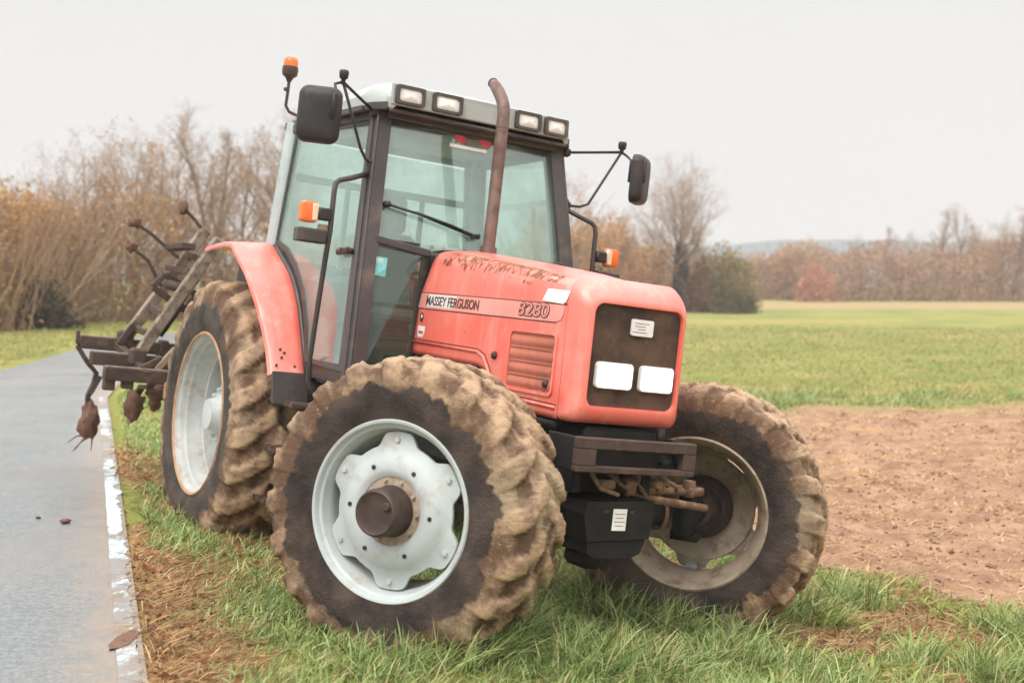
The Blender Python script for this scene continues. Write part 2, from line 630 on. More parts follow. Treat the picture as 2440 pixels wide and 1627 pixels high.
gm = Mat('earth_and_turf')
ga = gm.n('ShaderNodeAttribute')
ga.attribute_name = 'col'
gs = gm.n('ShaderNodeSeparateColor')
gm.l(ga.outputs['Color'], gs.inputs[0])
nb = gm.noise(.35, 6)
turf = gm.mix(gm.ramp(nb, .35, .65), srgb(118, 126, 62), srgb(162, 152, 90))
turf = gm.mix(gm.ramp(gm.noise(1.6, 7, .6, (.5, 1.6, 1)), .4, .68), turf, srgb(126, 138, 66))
turf = gm.mix(gm.ramp(gm.noise(.12, 4, .5, (.25, 1, 1)), .52, .7, 0, .7), turf, srgb(176, 150, 92))
turf = gm.mix(gm.ramp(gm.noise(14, 6, .7), .48, .66, 0, .75), turf, srgb(96, 86, 50))
soilc = gm.mix(gm.ramp(gm.noise(3, 8, .65), .3, .7), srgb(138, 106, 84), srgb(178, 144, 116))
soilc = gm.mix(gm.ramp(gm.noise(22, 7, .7), .5, .68, 0, .7), soilc, srgb(128, 92, 70))
soilc = gm.mix(gm.ramp(gm.noise(.8, 5), .55, .7, 0, .55), soilc, srgb(188, 150, 102))
dryc = gm.mix(gm.ramp(gm.noise(4, 8, .7), .35, .65), srgb(128, 98, 66), srgb(186, 146, 102))
dryc = gm.mix(gm.ramp(gm.noise(26, 6, .7), .5, .68, 0, .7), dryc, srgb(100, 74, 50))
strawc = srgb(160, 136, 98)
gc = gm.mix(gs.outputs[2], turf, strawc)
gc = gm.mix(gs.outputs[1], gc, dryc)
gc = gm.mix(gs.outputs[0], gc, soilc)
gm.set(gc, .9, 0, .15)
gm.bump(gm.noise(18, 9, .7), .8, .04)
ground.data.materials.append(gm.m)

# road: a sheet on a slight bed above the ground
rows = []
for y in np.concatenate([np.arange(-30, 17, .5), np.arange(17, 56, 1.)]):
    xr, xl = np.interp(y, RY, RX_R), np.interp(y, RY, RX_L)
    rows.append([(lerp(xl, xr, t), y, .0 + .02 * math.sin(PI * t)) for t in np.linspace(0, 1, 9)])
mb = MB()
mb.grid(rows)
rm = Mat('damp_asphalt')
rc = rm.mix(rm.ramp(rm.noise(38, 6, .8), .38, .66), (.115, .138, .14), (.25, .252, .25))
rc = rm.mix(rm.ramp(rm.noise(.5, 5, .6, (2.2, .4, 1)), .4, .66, 0, .6), rc, (.215, .20, .19))
spk = rm.ramp(rm.noise(75, 3, .6), .62, .7, 0, .65)
rc = rm.mix(spk, rc, (.45, .44, .43))
ra = rm.n('ShaderNodeAttribute')
ra.attribute_name = 'edge'
rd = rm.math('MULTIPLY', rm.ramp(rm.math('ADD', ra.outputs['Fac'], rm.math('SUBTRACT', rm.noise(6, 8, .7), .5)), .45, 1.05), .75)
rc = rm.mix(rd, rc, srgb(158, 138, 120))
rm.set(rc, rm.ramp(rm.noise(.9, 6, .6), .3, .7, .28, .5), 0, .6)
rm.bump(rm.noise(95, 4, .7), .5, .006)
M['asphalt'] = rm.m
road = mb.build('road', 'asphalt')
ed = road.data.attributes.new('edge', 'FLOAT', 'POINT')
ed.data.foreach_set('value', [max(0., (k % 9) / 8 - .72) / .28 for k in range(len(road.data.vertices))])
tag(road, kind='structure')

# worn white edge line with a frayed verge side
mb = MB()
rows = []
for y in np.arange(2.5, 17, .04):
    xr = float(np.interp(y, RY, RX_R))
    a = .120 + .006 * noise.noise((y * 3, 0, 0))
    b = -.025 + .05 * noise.noise((y * 4, 3, 0)) + .03 * noise.noise((y * 14, 3, 0))
    rows.append([(xr - a, y, .006), (xr - a * .5, y, .0062), (xr + b, y, .0055)])
mb.grid(rows)
lm_ = Mat('worn_white_line_paint')
wn = lm_.ramp(lm_.math('ADD', lm_.noise(9, 9, .75, (1, .5, 1)), lm_.math('MULTIPLY', lm_.math('SUBTRACT', lm_.noise(.55, 2), .5), 1.5)), .37, .52)
lc = lm_.mix(wn, (.58, .67, .69), lm_.mix(lm_.ramp(lm_.noise(2, 4), .4, .6), (.25, .24, .235), (.24, .19, .145)))  # bluish white carries a wet sky sheen in the paint colour
lm_.set(lc, lm_.ramp(wn, 0, 1, .3, .6), 0, .5)
lm_.bump(lm_.noise(80, 4), .3, .004)
M['linepaint'] = lm_.m
tag(mb.build('road_line', 'linepaint'), kind='structure')

# ------------------------------------------------------------------ the tractor
RW = Matrix(((0.5048, 0.8559, 0.1128), (-0.8630, 0.5036, 0.0404), (-0.0223, -0.1177, 0.9928)))
TW = Vector((-1.309, 9.290, -1.907 + EYE))
tractor = empty('tractor')
tractor.matrix_world = Matrix.Translation(TW) @ RW.to_4x4().normalized()
tag(tractor, 'muddy faded red farm tractor with glazed cab pulling onto the grass verge from the road', 'tractor')
T = tractor

# ---- wheels -----------------------------------------------------
def make_tyre(name, R, rl, hw, nl, lug, seed, parent, lug_run=.62):
    """lugged tyre about the local Y axis: R tread radius, rl bead radius, hw half width"""
    prof = []                                                  # (r, h, u) u = -1..1 across the tread, |u|>1 sidewall
    s0 = [(rl - .012, .87), (rl + .02, .93), (rl + (R - rl) * .24, .99), (rl + (R - rl) * .45, 1.0), (rl + (R - rl) * .62, .985),
          (rl + (R - rl) * .74, .955), (rl + (R - rl) * .84, .915), (rl + (R - rl) * .915, .86), (R - .022, .77), (R - .012, .64)]
    for i, (r, h) in enumerate(s0):
        prof.append((r, h * hw, 1 + (9 - i) * .055 if i < 9 else .95))
    for u in (.85, .72, .58, .44, .30, .16, .05):
        prof.append((R - .012 * u * u, u * .70 * hw, u))
    left = [(r, -h, -u) for r, h, u in prof[::-1]]
    prof = prof + left
    K, S = len(prof), 640
    V, Fm, mud, lugv = [], [], [], []
    for j in range(S):
        th = 2 * PI * j / S
        ct, st_ = math.cos(th), math.sin(th)
        for r, h, u in prof:
            au = abs(u)
            ph = (th / (2 * PI) * nl + (.5 if u < 0 else 0) + au * lug_run * nl / 20) % 1
            d = abs(ph - .5) * 2
            l = min(1, max(0, (.60 - d) / .15))
            l = l * l * (3 - 2 * l)
            edge = 1 if au < 1.0 else max(0, 1 - (au - 1.0) / .34)
            cen = min(1, au / .06)
            n1 = noise.noise((ct * 6 * R + seed, h * 6, st_ * 6 * R))
            n2 = noise.noise((ct * 22 * R, h * 22 + seed, st_ * 22 * R))
            fill = .24 + .40 * n1                               # mud packed between the lugs
            k = max(l, fill * (1 if au < 1.02 else 0)) * edge * cen
            n3 = noise.noise((ct * 55 * R, h * 55 + seed, st_ * 55 * R))
            rr = r + lug * k + (n2 * .011 + n1 * .008 + n3 * .007) * (1 if au < 1.15 else .12)
            hh = h + math.copysign(lug * .45 * k, h) * (1 if au > .9 else 0)
            V.append((ct * rr, hh, st_ * rr))
            f = (r - rl) / (R - rl)
            mud.append(min(1, max(0, (f - .58 + .17 * n1 + .10 * n2 + .05 * (l - .4)) * 4.5 + .5)))
            lugv.append(min(1, max(0, .5 * k + .25 + .5 * noise.noise((ct * 1.6, h * 26 + seed * 3, st_ * 1.6)))))
    F = [(j * K + i, j * K + i + 1, ((j + 1) % S) * K + i + 1, ((j + 1) % S) * K + i) for j in range(S) for i in range(K - 1)]
    me = bpy.data.meshes.new(name)
    me.from_pydata(V, [], F)
    me.polygons.foreach_set('use_smooth', [True] * len(F))
    a = me.attributes.new('mud', 'FLOAT', 'POINT')
    a.data.foreach_set('value', mud)
    a = me.attributes.new('lug', 'FLOAT', 'POINT')
    a.data.foreach_set('value', lugv)
    me.materials.append(M['tyre'])
    me.update()
    bm = bmesh.new(); bm.from_mesh(me)
    bmesh.ops.recalc_face_normals(bm, faces=bm.faces)
    bm.to_mesh(me); bm.free()
    o = bpy.data.objects.new(name, me)
    C.collection.objects.link(o)
    o.parent = parent
    return o

def wheel_disc(rf, lobes, base, depth, flange):
    """lobed dished disc; outward is -Y"""
    m = MB()
    seg = 120
    rings = []
    for k, (fr, h) in enumerate(((flange, depth), (flange + .02, depth + .012), (.20, depth + .014), (.245, depth + .012), (.275, depth - .010), (.298, depth - .026))):
        rings.append([(fr * math.cos(2 * PI * j / seg), -h, fr * math.sin(2 * PI * j / seg)) for j in range(seg)])
    last = []
    for j in range(seg):
        a = 2 * PI * j / seg
        c = math.cos(lobes * (a - PI / 2 - .06))
        r = base + (rf - base) * (.5 + .5 * math.sin(PI * (min(1, max(0, (c + .62) / 1.22)) - .5)))
        last.append((r, a))
    rings.append([(r * math.cos(a), -(depth - .034), r * math.sin(a)) for r, a in last])
    rings.append([(r * math.cos(a), -(depth - .050), r * math.sin(a)) for r, a in last])
    rings.append([(.27 * math.cos(2 * PI * j / seg), -(depth - .052), .27 * math.sin(2 * PI * j / seg)) for j in range(seg)])
    m.grid(rings, close=True)
    for i in range(1, seg + 1):                                # the back of the disc is splashed with mud
        m.m[-i] = 2
    return m

def bolts(m, n, r, h, size, ln, mat=0, off=0., ax=-1):
    for k in range(n):
        a = 2 * PI * k / n + off
        m.lathe([(0, ln), (size * .8, ln), (size, ln * .8), (size, 0)], (r * math.cos(a), ax * h, r * math.sin(a)), (0, ax, 0), 6, mat, False)

# front wheel (built once, copied for the far side)
FRr, FR = .43, .708
FD = .218
disc = wheel_disc(.374, 6, .318, FD, .165)
for k in range(6):                                             # small holes as dark plugs, 4 mm proud
    a = 2 * PI * k / 6 
    disc.lathe([(0, .0045), (.011, .0045), (.011, -.004)], (.224 * math.cos(a), -FD - .013, .224 * math.sin(a)), (0, -1, 0), 12, 1, False)
disc.grid([[(r * math.cos(2 * PI * j / 60), h, r * math.sin(2 * PI * j / 60)) for j in range(60)] for r, h in ((.10, -FD + .03), (.20, -FD + .02), (.29, -FD + .06), (.312, -FD + .064))], 2, True, True)
fw = disc.build('front_wheel', ['rim', 'black', 'rimdirt'], T, 40)
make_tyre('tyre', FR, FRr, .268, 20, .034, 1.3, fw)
m = MB()
m.lathe([(.437, .228), (.438, .242), (.431, .250), (.420, .247), (.413, .236), (.410, .222), (.404, .219), (.397, .215), (.392, .20), (.387, .178), (.379, .168), (.376, .13), (.356, .06)], seg=96)
m.lathe([(.356, .06), (.356, -.05), (.376, -.12), (.39, -.178), (.405, -.215), (.414, -.236), (.426, -.250), (.438, -.242), (.437, -.228)], seg=96, mat=1)
for k in range(6):                                             # lugs that hold the disc
    a = 2 * PI * k / 6 + PI / 2 + .06
    m.box((.362 * math.cos(a), -FD + .052, .362 * math.sin(a)), (.03, .02, .07), (0, -a, 0), .006)
    m.lathe([(0, .018), (.014, .016), (.016, 0)], (.338 * math.cos(a), -FD + .034, .338 * math.sin(a)), (0, -1, 0), 6, 2)
m.build('rim', ['rim', 'rimdirt', 'rimrust'], fw, 40)
m = MB()
m.lathe([(.172, FD - .02), (.172, FD - .004), (.12, FD - .002)], seg=40, mat=1)
m.lathe([(.125, FD - .004), (.118, FD + .012), (.116, FD + .06), (.114, FD + .118), (.109, FD + .136), (.100, FD + .142), (.086, FD + .134), (.04, FD + .136), (0, FD + .136)], seg=40)
bolts(m, 10, .146, FD - .004, .010, .02, 1)
m.lathe([(0, FD + .152), (.016, FD + .152), (.021, FD + .146), (.021, FD + .125)], (.062, 0, .04), seg=12)
m.build('hub', ['hub', 'rimdirt'], fw, 40)
# inner side of the wheel: brake/hub drum
m = MB()
m.lathe([(.0, .06), (.09, .06), (.11, .02), (.125, -.06), (.128, -.12), (.175, -.135), (.185, -.15), (.185, -.19), (.16, -.20)], (0, 0, 0), (0, 1, 0), 40)
bolts(m, 12, .155, -.137, .012, .018, 0, 0, 1)
m.build('hub_drum', 'hub', fw, 40)
SN, SF = .567, .73
ffw = copy_tree(fw, T)
fw.location = (3.05 + .19 * math.sin(SN), -.826 - .19 * math.cos(SN), .749)
fw.rotation_euler = (0, 0, SN)
ffw.location = (3.055 - .19 * math.sin(SF), .826 + .19 * math.cos(SF), .749)
ffw.rotation_euler = (0, 0, PI + SF)
ffw.name = 'front_wheel'

# rear wheel
RRr, RRr2 = .5655, .905
m = MB()
m.lathe([(.13, .06), (.16, .065), (.25, .06), (.30, .02), (.34, -.05), (.38, -.07), (.478, -.09), (.478, -.105), (.38, -.085), (.33, -.06), (.29, .005), (.13, .04)], seg=72)
rw = m.build('rear_wheel', 'rim', T, 40)
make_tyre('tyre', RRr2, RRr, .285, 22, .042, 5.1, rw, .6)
m = MB()
m.lathe([(.573, .246), (.574, .260), (.566, .270), (.554, .267), (.547, .256)], seg=96, mat=1)
m.lathe([(.547, .256), (.543, .238), (.536, .234), (.530, .228), (.526, .205), (.521, .185), (.512, .178), (.508, .13), (.494, .10), (.488, .07), (.478, .062), (.478, -.08), (.50, -.12), (.52, -.18), (.545, -.24), (.573, -.26)], seg=96)
for k in range(8):
    a = 2 * PI * k / 8 + .2
    m.box((.462 * math.cos(a), .06, .462 * math.sin(a)), (.04, .07, .10), (0, -a, 0), .008)
    m.lathe([(0, .04), (.016, .04), (.016, 0)], (.45 * math.cos(a), .025, .45 * math.sin(a)), (0, -1, 0), 6)
m.build('rim', ['rimrust', 'rustlip'], rw, 40)
m = MB()
m.lathe([(.20, .05), (.20, .09), (.15, .10), (.12, .14), (.105, .19), (0, .195)], seg=32)
bolts(m, 10, .175, .09, .016, .035)
bolts(m, 8, .36, -.06, .018, .05, 0, .3)
m.build('hub', 'rim', rw, 40)
frw = copy_tree(rw, T)
rw.location = (0, -.895, .842)
frw.location = (0, .895, .842)
frw.rotation_euler = (0, 0.4, PI)
rw.rotation_euler = (0, .15, 0)

# ---- chassis, engine, axle --------------------------------------
m = MB()
m.box((2.2, 0, 1.10), (2.0, .46, .62), bev=.03)                # engine block
m.box((.55, 0, .86), (1.9, .56, .62), bev=.04)                  # transmission
m.box((3.22, 0, 1.12), (.44, .46, .22), bev=.02)
m.box((1.55, 0, 1.32), (.5, .8, .2), bev=.02)
m.box((2.2, -.28, 1.02), (.9, .14, .34), bev=.03)
m.box((2.3, .28, 1.02), (.9, .14, .34), bev=.03)
for y in (-.22, .22):
    m.bar((2.0, y, .80), (3.40, y, .96), .05, .14)
m.tube([(1.3, -.1, .62), (3.2, -.02, .66)], .05, 12)
m.tube([(2.6, -.30, 1.26), (2.9, -.33, 1.2), (3.3, -.3, 1.22)], .035, 10)
m.build('chassis', 'chassis', T)
m = MB()                                                        # rear axle
m.tube([(0, -.95, .842), (0, .95, .842)], .10, 20)
m.lathe([(.15, -.34), (.22, -.2), (.26, 0), (.22, .2), (.15, .34)], (0, 0, .842), (0, 1, 0), 24)
m.build('rear_axle', 'chassis', T)
m = MB()                                                        # front axle with its knuckles
ax = Vector((3.05, 0, .745))
m.tube([ax + Vector((0, -.62, 0)), ax + Vector((0, -.3, .0)), ax + Vector((0, -.14, .0))], [.075, .09, .15], 16)
m.tube([ax + Vector((0, .62, 0)), ax + Vector((0, .3, .0)), ax + Vector((0, .14, .0))], [.075, .09, .15], 16)
m.lathe([(.08, -.26), (.17, -.15), (.20, 0), (.17, .15), (.08, .26)], ax, (0, 1, 0), 20)
for s in (-1, 1):
    k = Vector((3.05, s * .79, .745))
    m.lathe([(0, -.135), (.05, -.13), (.07, -.09), (.078, 0), (.07, .09), (.05, .13), (0, .135)], k, (0, 0, 1), 20)
    dl = SN if s < 0 else SF
    n = Vector((-math.sin(dl), math.cos(dl), 0)) * s
    m.tube([k + n * .02, k + n * .16, k + n * .24], [.075, .09, .12], 20)
    fwd = Vector((math.cos(dl), math.sin(dl), 0))
    m.bar(k + Vector((0, 0, .12)) - fwd * .02, k + Vector((0, 0, .13)) + fwd * .02 + n * .10, .16, .07)
    m.bar(k + Vector((.0, 0, -.13)), k + Vector((0, 0, -.13)) + n * .12, .16, .06)
m.build('front_axle', 'chassis', T, 45)
m = MB()                                                        # steering rams and track rod, muddy steel
for s in (-1, 1):
    m.tube([(3.22, s * .16, .88), (3.2, s * .40, .885)], .036, 12)
    m.tube([(3.2, s * .40, .885), (3.16, s * .68, .88)], .02, 10)
    m.box((3.13, s * .72, .885), (.14, .13, .05), (0, 0, s * .3), .01)
    m.lathe([(0, -.05), (.035, -.045), (.04, 0), (.035, .045), (0, .05)], (3.16, s * .70, .9), (0, 0, 1), 12)
    m.build('steering_ram', 'muddysteel', T, 45)
    m = MB()
m.box((3.32, .25, .95), (.10, .16, .12), (0, .2, .1), .015)
m.tube([(3.30, .12, .93), (3.36, .2, .98), (3.34, .3, .92), (3.25, .42, .9)], .014, 8)
m.tube([(3.32, .36, 1.0), (3.34, .36, .90)], .03, 10)
m.tube([(3.30, .05, 1.02), (3.38, .1, .9), (3.36, .22, .88)], .012, 8)
m.tube([(3.36, -.02, 1.0), (3.42, .06, .93), (3.40, .16, .95), (3.40, .22, .89)], .013, 8)
m.tube([(3.34, .30, 1.0), (3.42, .33, .97), (3.40, .42, .94), (3.28, .52, .90)], .013, 8)
m.box((3.38, .12, .93), (.07, .07, .09), (.2, .3, 0), .012)
m.lathe([(0, .03), (.02, .03), (.026, .02), (.026, -.03)], (3.43, .26, .955), (1, 0, 0), 10)
m.tube([(3.18, .20, .86), (3.26, .45, .84), (3.20, .80, .80)], .022, 10)
m.tube([(3.12, .30, .82), (3.16, .52, .93), (3.12, .66, .84)], .011, 8)
for yy in (.34, .46, .58):
    m.lathe([(.085, -.012), (.098, -.012), (.098, .012), (.085, .012)], (3.05, yy, .745), (0, 1, 0), 18)
m.box((3.10, .62, .86), (.10, .07, .07), (0, .2, .3), .015)
m.box((3.46, -.08, .945), (.05, .10, .05), bev=.012)
m.tube([(3.46, -.18, 1.0), (3.50, -.14, .93), (3.49, -.02, .90)], .012, 8)
m.build('hydraulic_valve', 'muddysteel', T, 45)
m = MB()                                                        # black front drive housing low between the wheels
m.prism([(-.20, .86), (.20, .875), (.215, .82), (.195, .68), (-.185, .66), (-.22, .80)], lambda u, v, d: (3.50 - d, u, v), .42)
m.prism([(-.175, .655), (.185, .672), (.16, .60), (.10, .575), (-.12, .575), (-.165, .60)], lambda u, v, d: (3.485 - d, u, v), .38)
m.box((3.22, 0, .53), (.22, .14, .10), bev=.03)
dv = m.build('drive_housing', 'chassis', T)
m = MB()
m.box((3.504, -.005, .775), (.004, .085, .11), bev=.001)
m.box((3.503, -.09, .815), (.004, .03, .014), bev=.001, mat=1)
m.box((3.503, .07, .815), (.004, .025, .014), bev=.001, mat=1)
for k in range(4):
    m.box((3.5068, -.005, .805 - k * .02), (.001, .062 - .012 * (k % 2), .004), bev=0.0002, mat=2)
m.build('plate', ['white', 'rust', 'inkgrey'], dv)

m = MB()                                                        # slotted front bracket
zc, x0 = 1.105, 3.60
for z0, z1 in ((1.133, 1.190), (1.018, 1.052)):
    m.box((3.575, .0, (z0 + z1) / 2), (.05, .73, z1 - z0), bev=.006)
m.box((3.575, -.310, 1.0925), (.05, .11, .081), bev=.004)
m.box((3.575, .325, 1.0925), (.05, .08, .081), bev=.004)
for s in (-1, 1):
    m.box((3.43, s * .352, 1.104), (.24, .03, .168), bev=.006, mat=1)
m.box((3.46, 0, 1.09), (.12, .6, .10), bev=.01, mat=1)
m.tube([(3.5, .21, 1.085), (3.57, .21, 1.085)], .028, 12, 1)
m.tube([(3.50, .20, 1.16), (3.50, .20, 1.25)], .02, 10, 1)
m.build('front_bracket', ['rust', 'chassis'], T)
m = MB()                                                        # tow hitch knob behind bracket, hanging mud
m.lathe([(0, .05), (.03, .045), (.05, .02), (.05, 0)], (3.315, -.37, 1.075), (0, -1, 0), 16)
m.build('bracket_bolt', 'chassis', T)

# ---- hood -------------------------------------------------------
def hood_zt(x):
    return interp(x, [1.6, 2.0, 2.6, 3.0, 3.33, 3.45], [2.135, 2.115, 2.068, 2.03, 1.983, 1.955])
def hood_zb(x):
    return interp(x, [1.6, 2.50, 2.58, 2.64, 2.68, 2.72, 2.80, 2.92, 3.02, 3.08, 3.40], [1.456, 1.446, 1.43, 1.40, 1.36, 1.325, 1.29, 1.268, 1.256, 1.250, 1.248])
HW = .350
def hood_sec(x):
    zt, zb = hood_zt(x), hood_zb(x)
    half = [(-HW + .004, zb), (-HW, zb + .03), (-HW, 1.56), (-HW, 1.70), (-HW, 1.835), (-HW + .006, 1.90), (-HW + .018, lerp(1.84, zt, .58)), (-.322, zt - .078), (-.302, zt - .048),
            (-.27, zt - .031), (-.19, zt - .016), (-.1, zt - .005), (0, zt)]
    return half + [(-y, z) for y, z in half[-2::-1]]
rows = []
XS = [1.70, 1.75, 1.9, 2.1, 2.3, 2.44, 2.50, 2.54, 2.58, 2.61, 2.64, 2.66, 2.68, 2.70, 2.72, 2.76, 2.80, 2.86, 2.92, 3.02, 3.08, 3.2, 3.3, 3.378]
for x in XS:
    k = max(0, (2.1 - x) / .4)
    rows.append([(x + k * .36 * (z - 1.80), y, z) for y, z in hood_sec(x)])
m = MB()
m.grid(rows)
m.grid([[(x + (1.80 and 0), y, z) for x, y, z in rows[0]], [(x + .02, y * .93, min(z, 2.06)) for x, y, z in rows[0]]])
hood = m.build('hood', 'red', T, 50)
hood.location = (-.035, 0, 0)
so_ = hood.modifiers.new('thick', 'SOLIDIFY')
so_.thickness = .006
so_.offset = -1

def on_side(u, v, d):                                           # hood side: u = x, v = z
    return (u, -HW - .0015 - d, v)
m = MB()                                                        # band that carries the lettering
m.prism([(1.722, 1.832), (1.692, 1.741), (3.28, 1.733), (3.325, 1.745), (3.345, 1.772), (3.352, 1.822)], on_side, .003)
m.build('band', 'band', hood)
m = MB()
for a, b in (((1.722, 1.835), (3.37, 1.825)), ((1.692, 1.738), (3.28, 1.730)), ((1.655, 1.548), (2.50, 1.540)), ((2.50, 1.540), (2.585, 1.515)), ((2.585, 1.515), (2.64, 1.46)),
             ((2.64, 1.46), (2.73, 1.36)), ((2.73, 1.36), (2.86, 1.325)), ((2.86, 1.325), (3.37, 1.318))):
    d = Vector((b[0] - a[0], 0, b[1] - a[1]))
    m.bar((a[0], -HW - .001, a[1]), (b[0], -HW - .001, b[1]), .005, .006, (0, 0, 1), .001)
# side skirt bead below the groove
m.tube([(x, -HW - .002, z) for x, z in ((1.66, 1.532), (2.50, 1.525), (2.575, 1.50), (2.63, 1.445), (2.72, 1.345), (2.85, 1.31), (3.36, 1.303))], .010, 8, 1)
m.build('groove', ['line', 'red'], hood)
m = MB()                                                        # worn bare edge along the shoulder of the hood
rr = random.Random(3)
x = 1.90
while x < 3.12:
    ln = rr.uniform(.04, .12)
    zt = hood_zt(x)
    pts = []
    n = 7
    up = [(x + ln * i / n, -.268 + rr.uniform(-.012, .014)) for i in range(n + 1)]
    lo = [(x + ln * i / n, -.300 - (rr.uniform(0, .045) if 0 < i < n else 0)) for i in range(n, -1, -1)]
    def sk(u, v, d):
        z = np.interp(v, [-.340, -.322, -.302, -.27, -.19], [-.115, -.078, -.048, -.031, -.016])
        return (u, v - .0006 - d * .5, hood_zt(u) + float(z) + .0012 + d)
    m.prism(up + lo, sk, .0012)
    x += ln * rr.uniform(.7, 1.3)
M['bare'] = dirty('bare_stained_edge', srgb(128, 78, 54), srgb(216, 160, 128), .45, 30, .7)
m.build('worn_edge', 'bare', hood)

# lettering
def text(s, name, size, loc, rot, mat, parent, shear=0., width=None, offset=0., extrude=.0008, spacing=1.):
    cu = bpy.data.curves.new(name, 'FONT')
    cu.body = s
    cu.size = size
    cu.extrude = extrude
    cu.offset = offset
    cu.shear = shear
    cu.space_character = spacing
    o = bpy.data.objects.new(name, cu)
    C.collection.objects.link(o)
    bpy.context.view_layer.update()
    me = bpy.data.meshes.new_from_object(o.evaluated_get(bpy.context.evaluated_depsgraph_get()))
    bpy.data.objects.remove(o)
    co = np.array([v.co for v in me.vertices])
    sx = width / (co[:, 0].max() - co[:, 0].min()) if width else 1
    x0 = co[:, 0].min()
    for v in me.vertices:
        v.co.x = (v.co.x - x0) * sx
    me.materials.clear()
    me.materials.append(M[mat])
    o = bpy.data.objects.new(name, me)
    C.collection.objects.link(o)
    o.parent = parent
    o.location = loc
    o.rotation_euler = rot
    return o
SIDE = (PI / 2, R_(.35), 0)
m = MB()
m.prism([(1.83, 1.826), (1.81, 1.752), (2.16, 1.750), (2.19, 1.824)], lambda u, v, d: on_side(u, v, d + .0035), .001)
m.build('pale_patch', 'white', hood)
text('MASSEY FERGUSON', 'lettering', .078, (1.80, -HW - .0075, 1.762), SIDE, 'ink', hood, .1, .665, .0012)
text('8280', 'model_number', .098, (2.895, -HW - .0062, 1.752), SIDE, 'ink', hood, .12, .32, .004)
text('8280', 'model_number_fill', .098, (2.897, -HW - .0075, 1.7535), SIDE, 'band', hood, .12, .312, -.0012)
m = MB()                                                        # paper label near the nose
m.prism([(3.16, 1.902), (3.375, 1.896), (3.365, 1.838), (3.34, 1.826), (3.14, 1.838)], lambda u, v, d: (u, -HW - .002 + (.006 + .10 * (v - 1.84)) * (v > 1.84) - d - .003 + (-.004 if v < 1.85 else 0), v), .0015)
m.build('paper_label', 'white', hood)
m = MB()                                                        # small round badge and pale sticker by the cab
m.prism([(1.752 + .022 * math.cos(a), 1.683 + .03 * math.sin(a)) for a in np.linspace(0, 2 * PI, 20)[:-1]], on_side, .002, 0)
m.prism([(1.752 + .010 * math.cos(a) + .004, 1.688 + .012 * math.sin(a)) for a in np.linspace(0, 2 * PI, 10)[:-1]], lambda u, v, d: on_side(u, v, d + .0022), .001, 1)
m.build('badge', ['black', 'white'], hood)
m = MB()
m.prism([(1.720, 1.632), (1.815, 1.628), (1.810, 1.595), (1.795, 1.562), (1.725, 1.562), (1.715, 1.595)], on_side, .0015)
m.prism([(1.732, 1.60), (1.796, 1.598), (1.79, 1.582), (1.735, 1.584)], lambda u, v, d: on_side(u, v, d + .0017), .001, 1)
m.build('small_sticker', ['white', 'decalred'], hood)
m = MB()                                                        # latch knob
m.lathe([(0, .02), (.012, .02), (.02, .014), (.022, 0)], (2.70, -HW - .001, 1.519), (0, -1, 0), 14)
m.bar((2.70, -HW - .012, 1.535), (2.695, -HW - .018, 1.50), .012, .012)
m.build('latch', 'hub', hood)
# side vent with slats
m = MB()
P = rrect(2.845, 3.322, 1.352, 1.680, .035, 4)
Q = rrect(2.862, 3.306, 1.368, 1.664, .025, 4)
n = len(P)
m.grid([[on_side(u, v, 0) for u, v in P], [on_side(u, v, .010) for u, v in P], [on_side(u, v, .010) for u, v in Q], [on_side(u, v, .001) for u, v in Q]], 0, False, True)
m.prism(Q, lambda u, v, d: on_side(u, v, d + .0005), .002, 1)
for k in range(4):
    zc = 1.405 + k * .073
    rows = []
    for i in range(9):
        t = i / 8
        rows.append([on_side(x, zc + .062 * t - .031, .0025 + .007 * math.sin(PI * min(1, t * 1.25)) * (t < .8)) for x in (2.868, 2.9, 3.27, 3.300)])
    m.grid(rows, 1)
m.lathe([(0, .024), (.012, .024), (.02, .016), (.022, 0)], (3.262, -HW - .003, 1.412), (0, -1, 0), 14, 2)
m.build('side_vent', ['red', 'vent', 'hub'], hood, 35)

# nose with the grille
m = MB()
levels = [(3.350, HW + .001, 1.247, 1.976, (.03, .09)), (3.38, HW, 1.244, 1.962, (.04, .10)), (3.415, .341, 1.245, 1.938, (.05, .10)), (3.446, .324, 1.254, 1.910, (.06, .095)),
          (3.470, .302, 1.278, 1.886, (.06, .08)), (3.483, .284, 1.320, 1.866, (.055, .06)), (3.482, .276, 1.333, 1.854, (.05, .055)), (3.455, .272, 1.338, 1.849, (.048, .05))]
rows = []
for x, hw, z0, z1, r in levels:
    P = rrect(-hw, hw, z0, z1, r, 6)
    rows.append([(x + (.022 * (1.6 - z) / .3 * .12), y, z + (.022 * (1 - (y / HW) ** 2) if z > 1.85 and x < 3.46 else 0)) for y, z in P])
m.grid(rows, 0, True, True)
nose = m.build('nose', 'red', T, 50)
m = MB()
P = rrect(-.274, .274, 1.336, 1.851, .05, 6)
m.prism(P, lambda u, v, d: (3.462 - d, u, v), .02)
m.build('grille', 'grille', nose)
for y0, y1 in ((-.232, -.006), (.040, .252)):
    m = MB()
    P = rrect(y0, y1, 1.428, 1.562, .022, 4)
    m.grid([[(3.458, y, z) for y, z in P], [(3.482, y, z) for y, z in P], [(3.486, lerp(y, (y0 + y1) / 2, .06), lerp(z, 1.495, .08)) for y, z in P]], 0, False, True)
    m.prism([(lerp(y, (y0 + y1) / 2, .065), lerp(z, 1.495, .085)) for y, z in P], lambda u, v, d: (3.484 - d, u, v), .004, 1)
    m.build('headlight', ['lens', 'lit'], nose)
m = MB()
m.prism(rrect(-.044, .092, 1.708, 1.792, .01, 3), lambda u, v, d: (3.478 - d, u, v), .012)
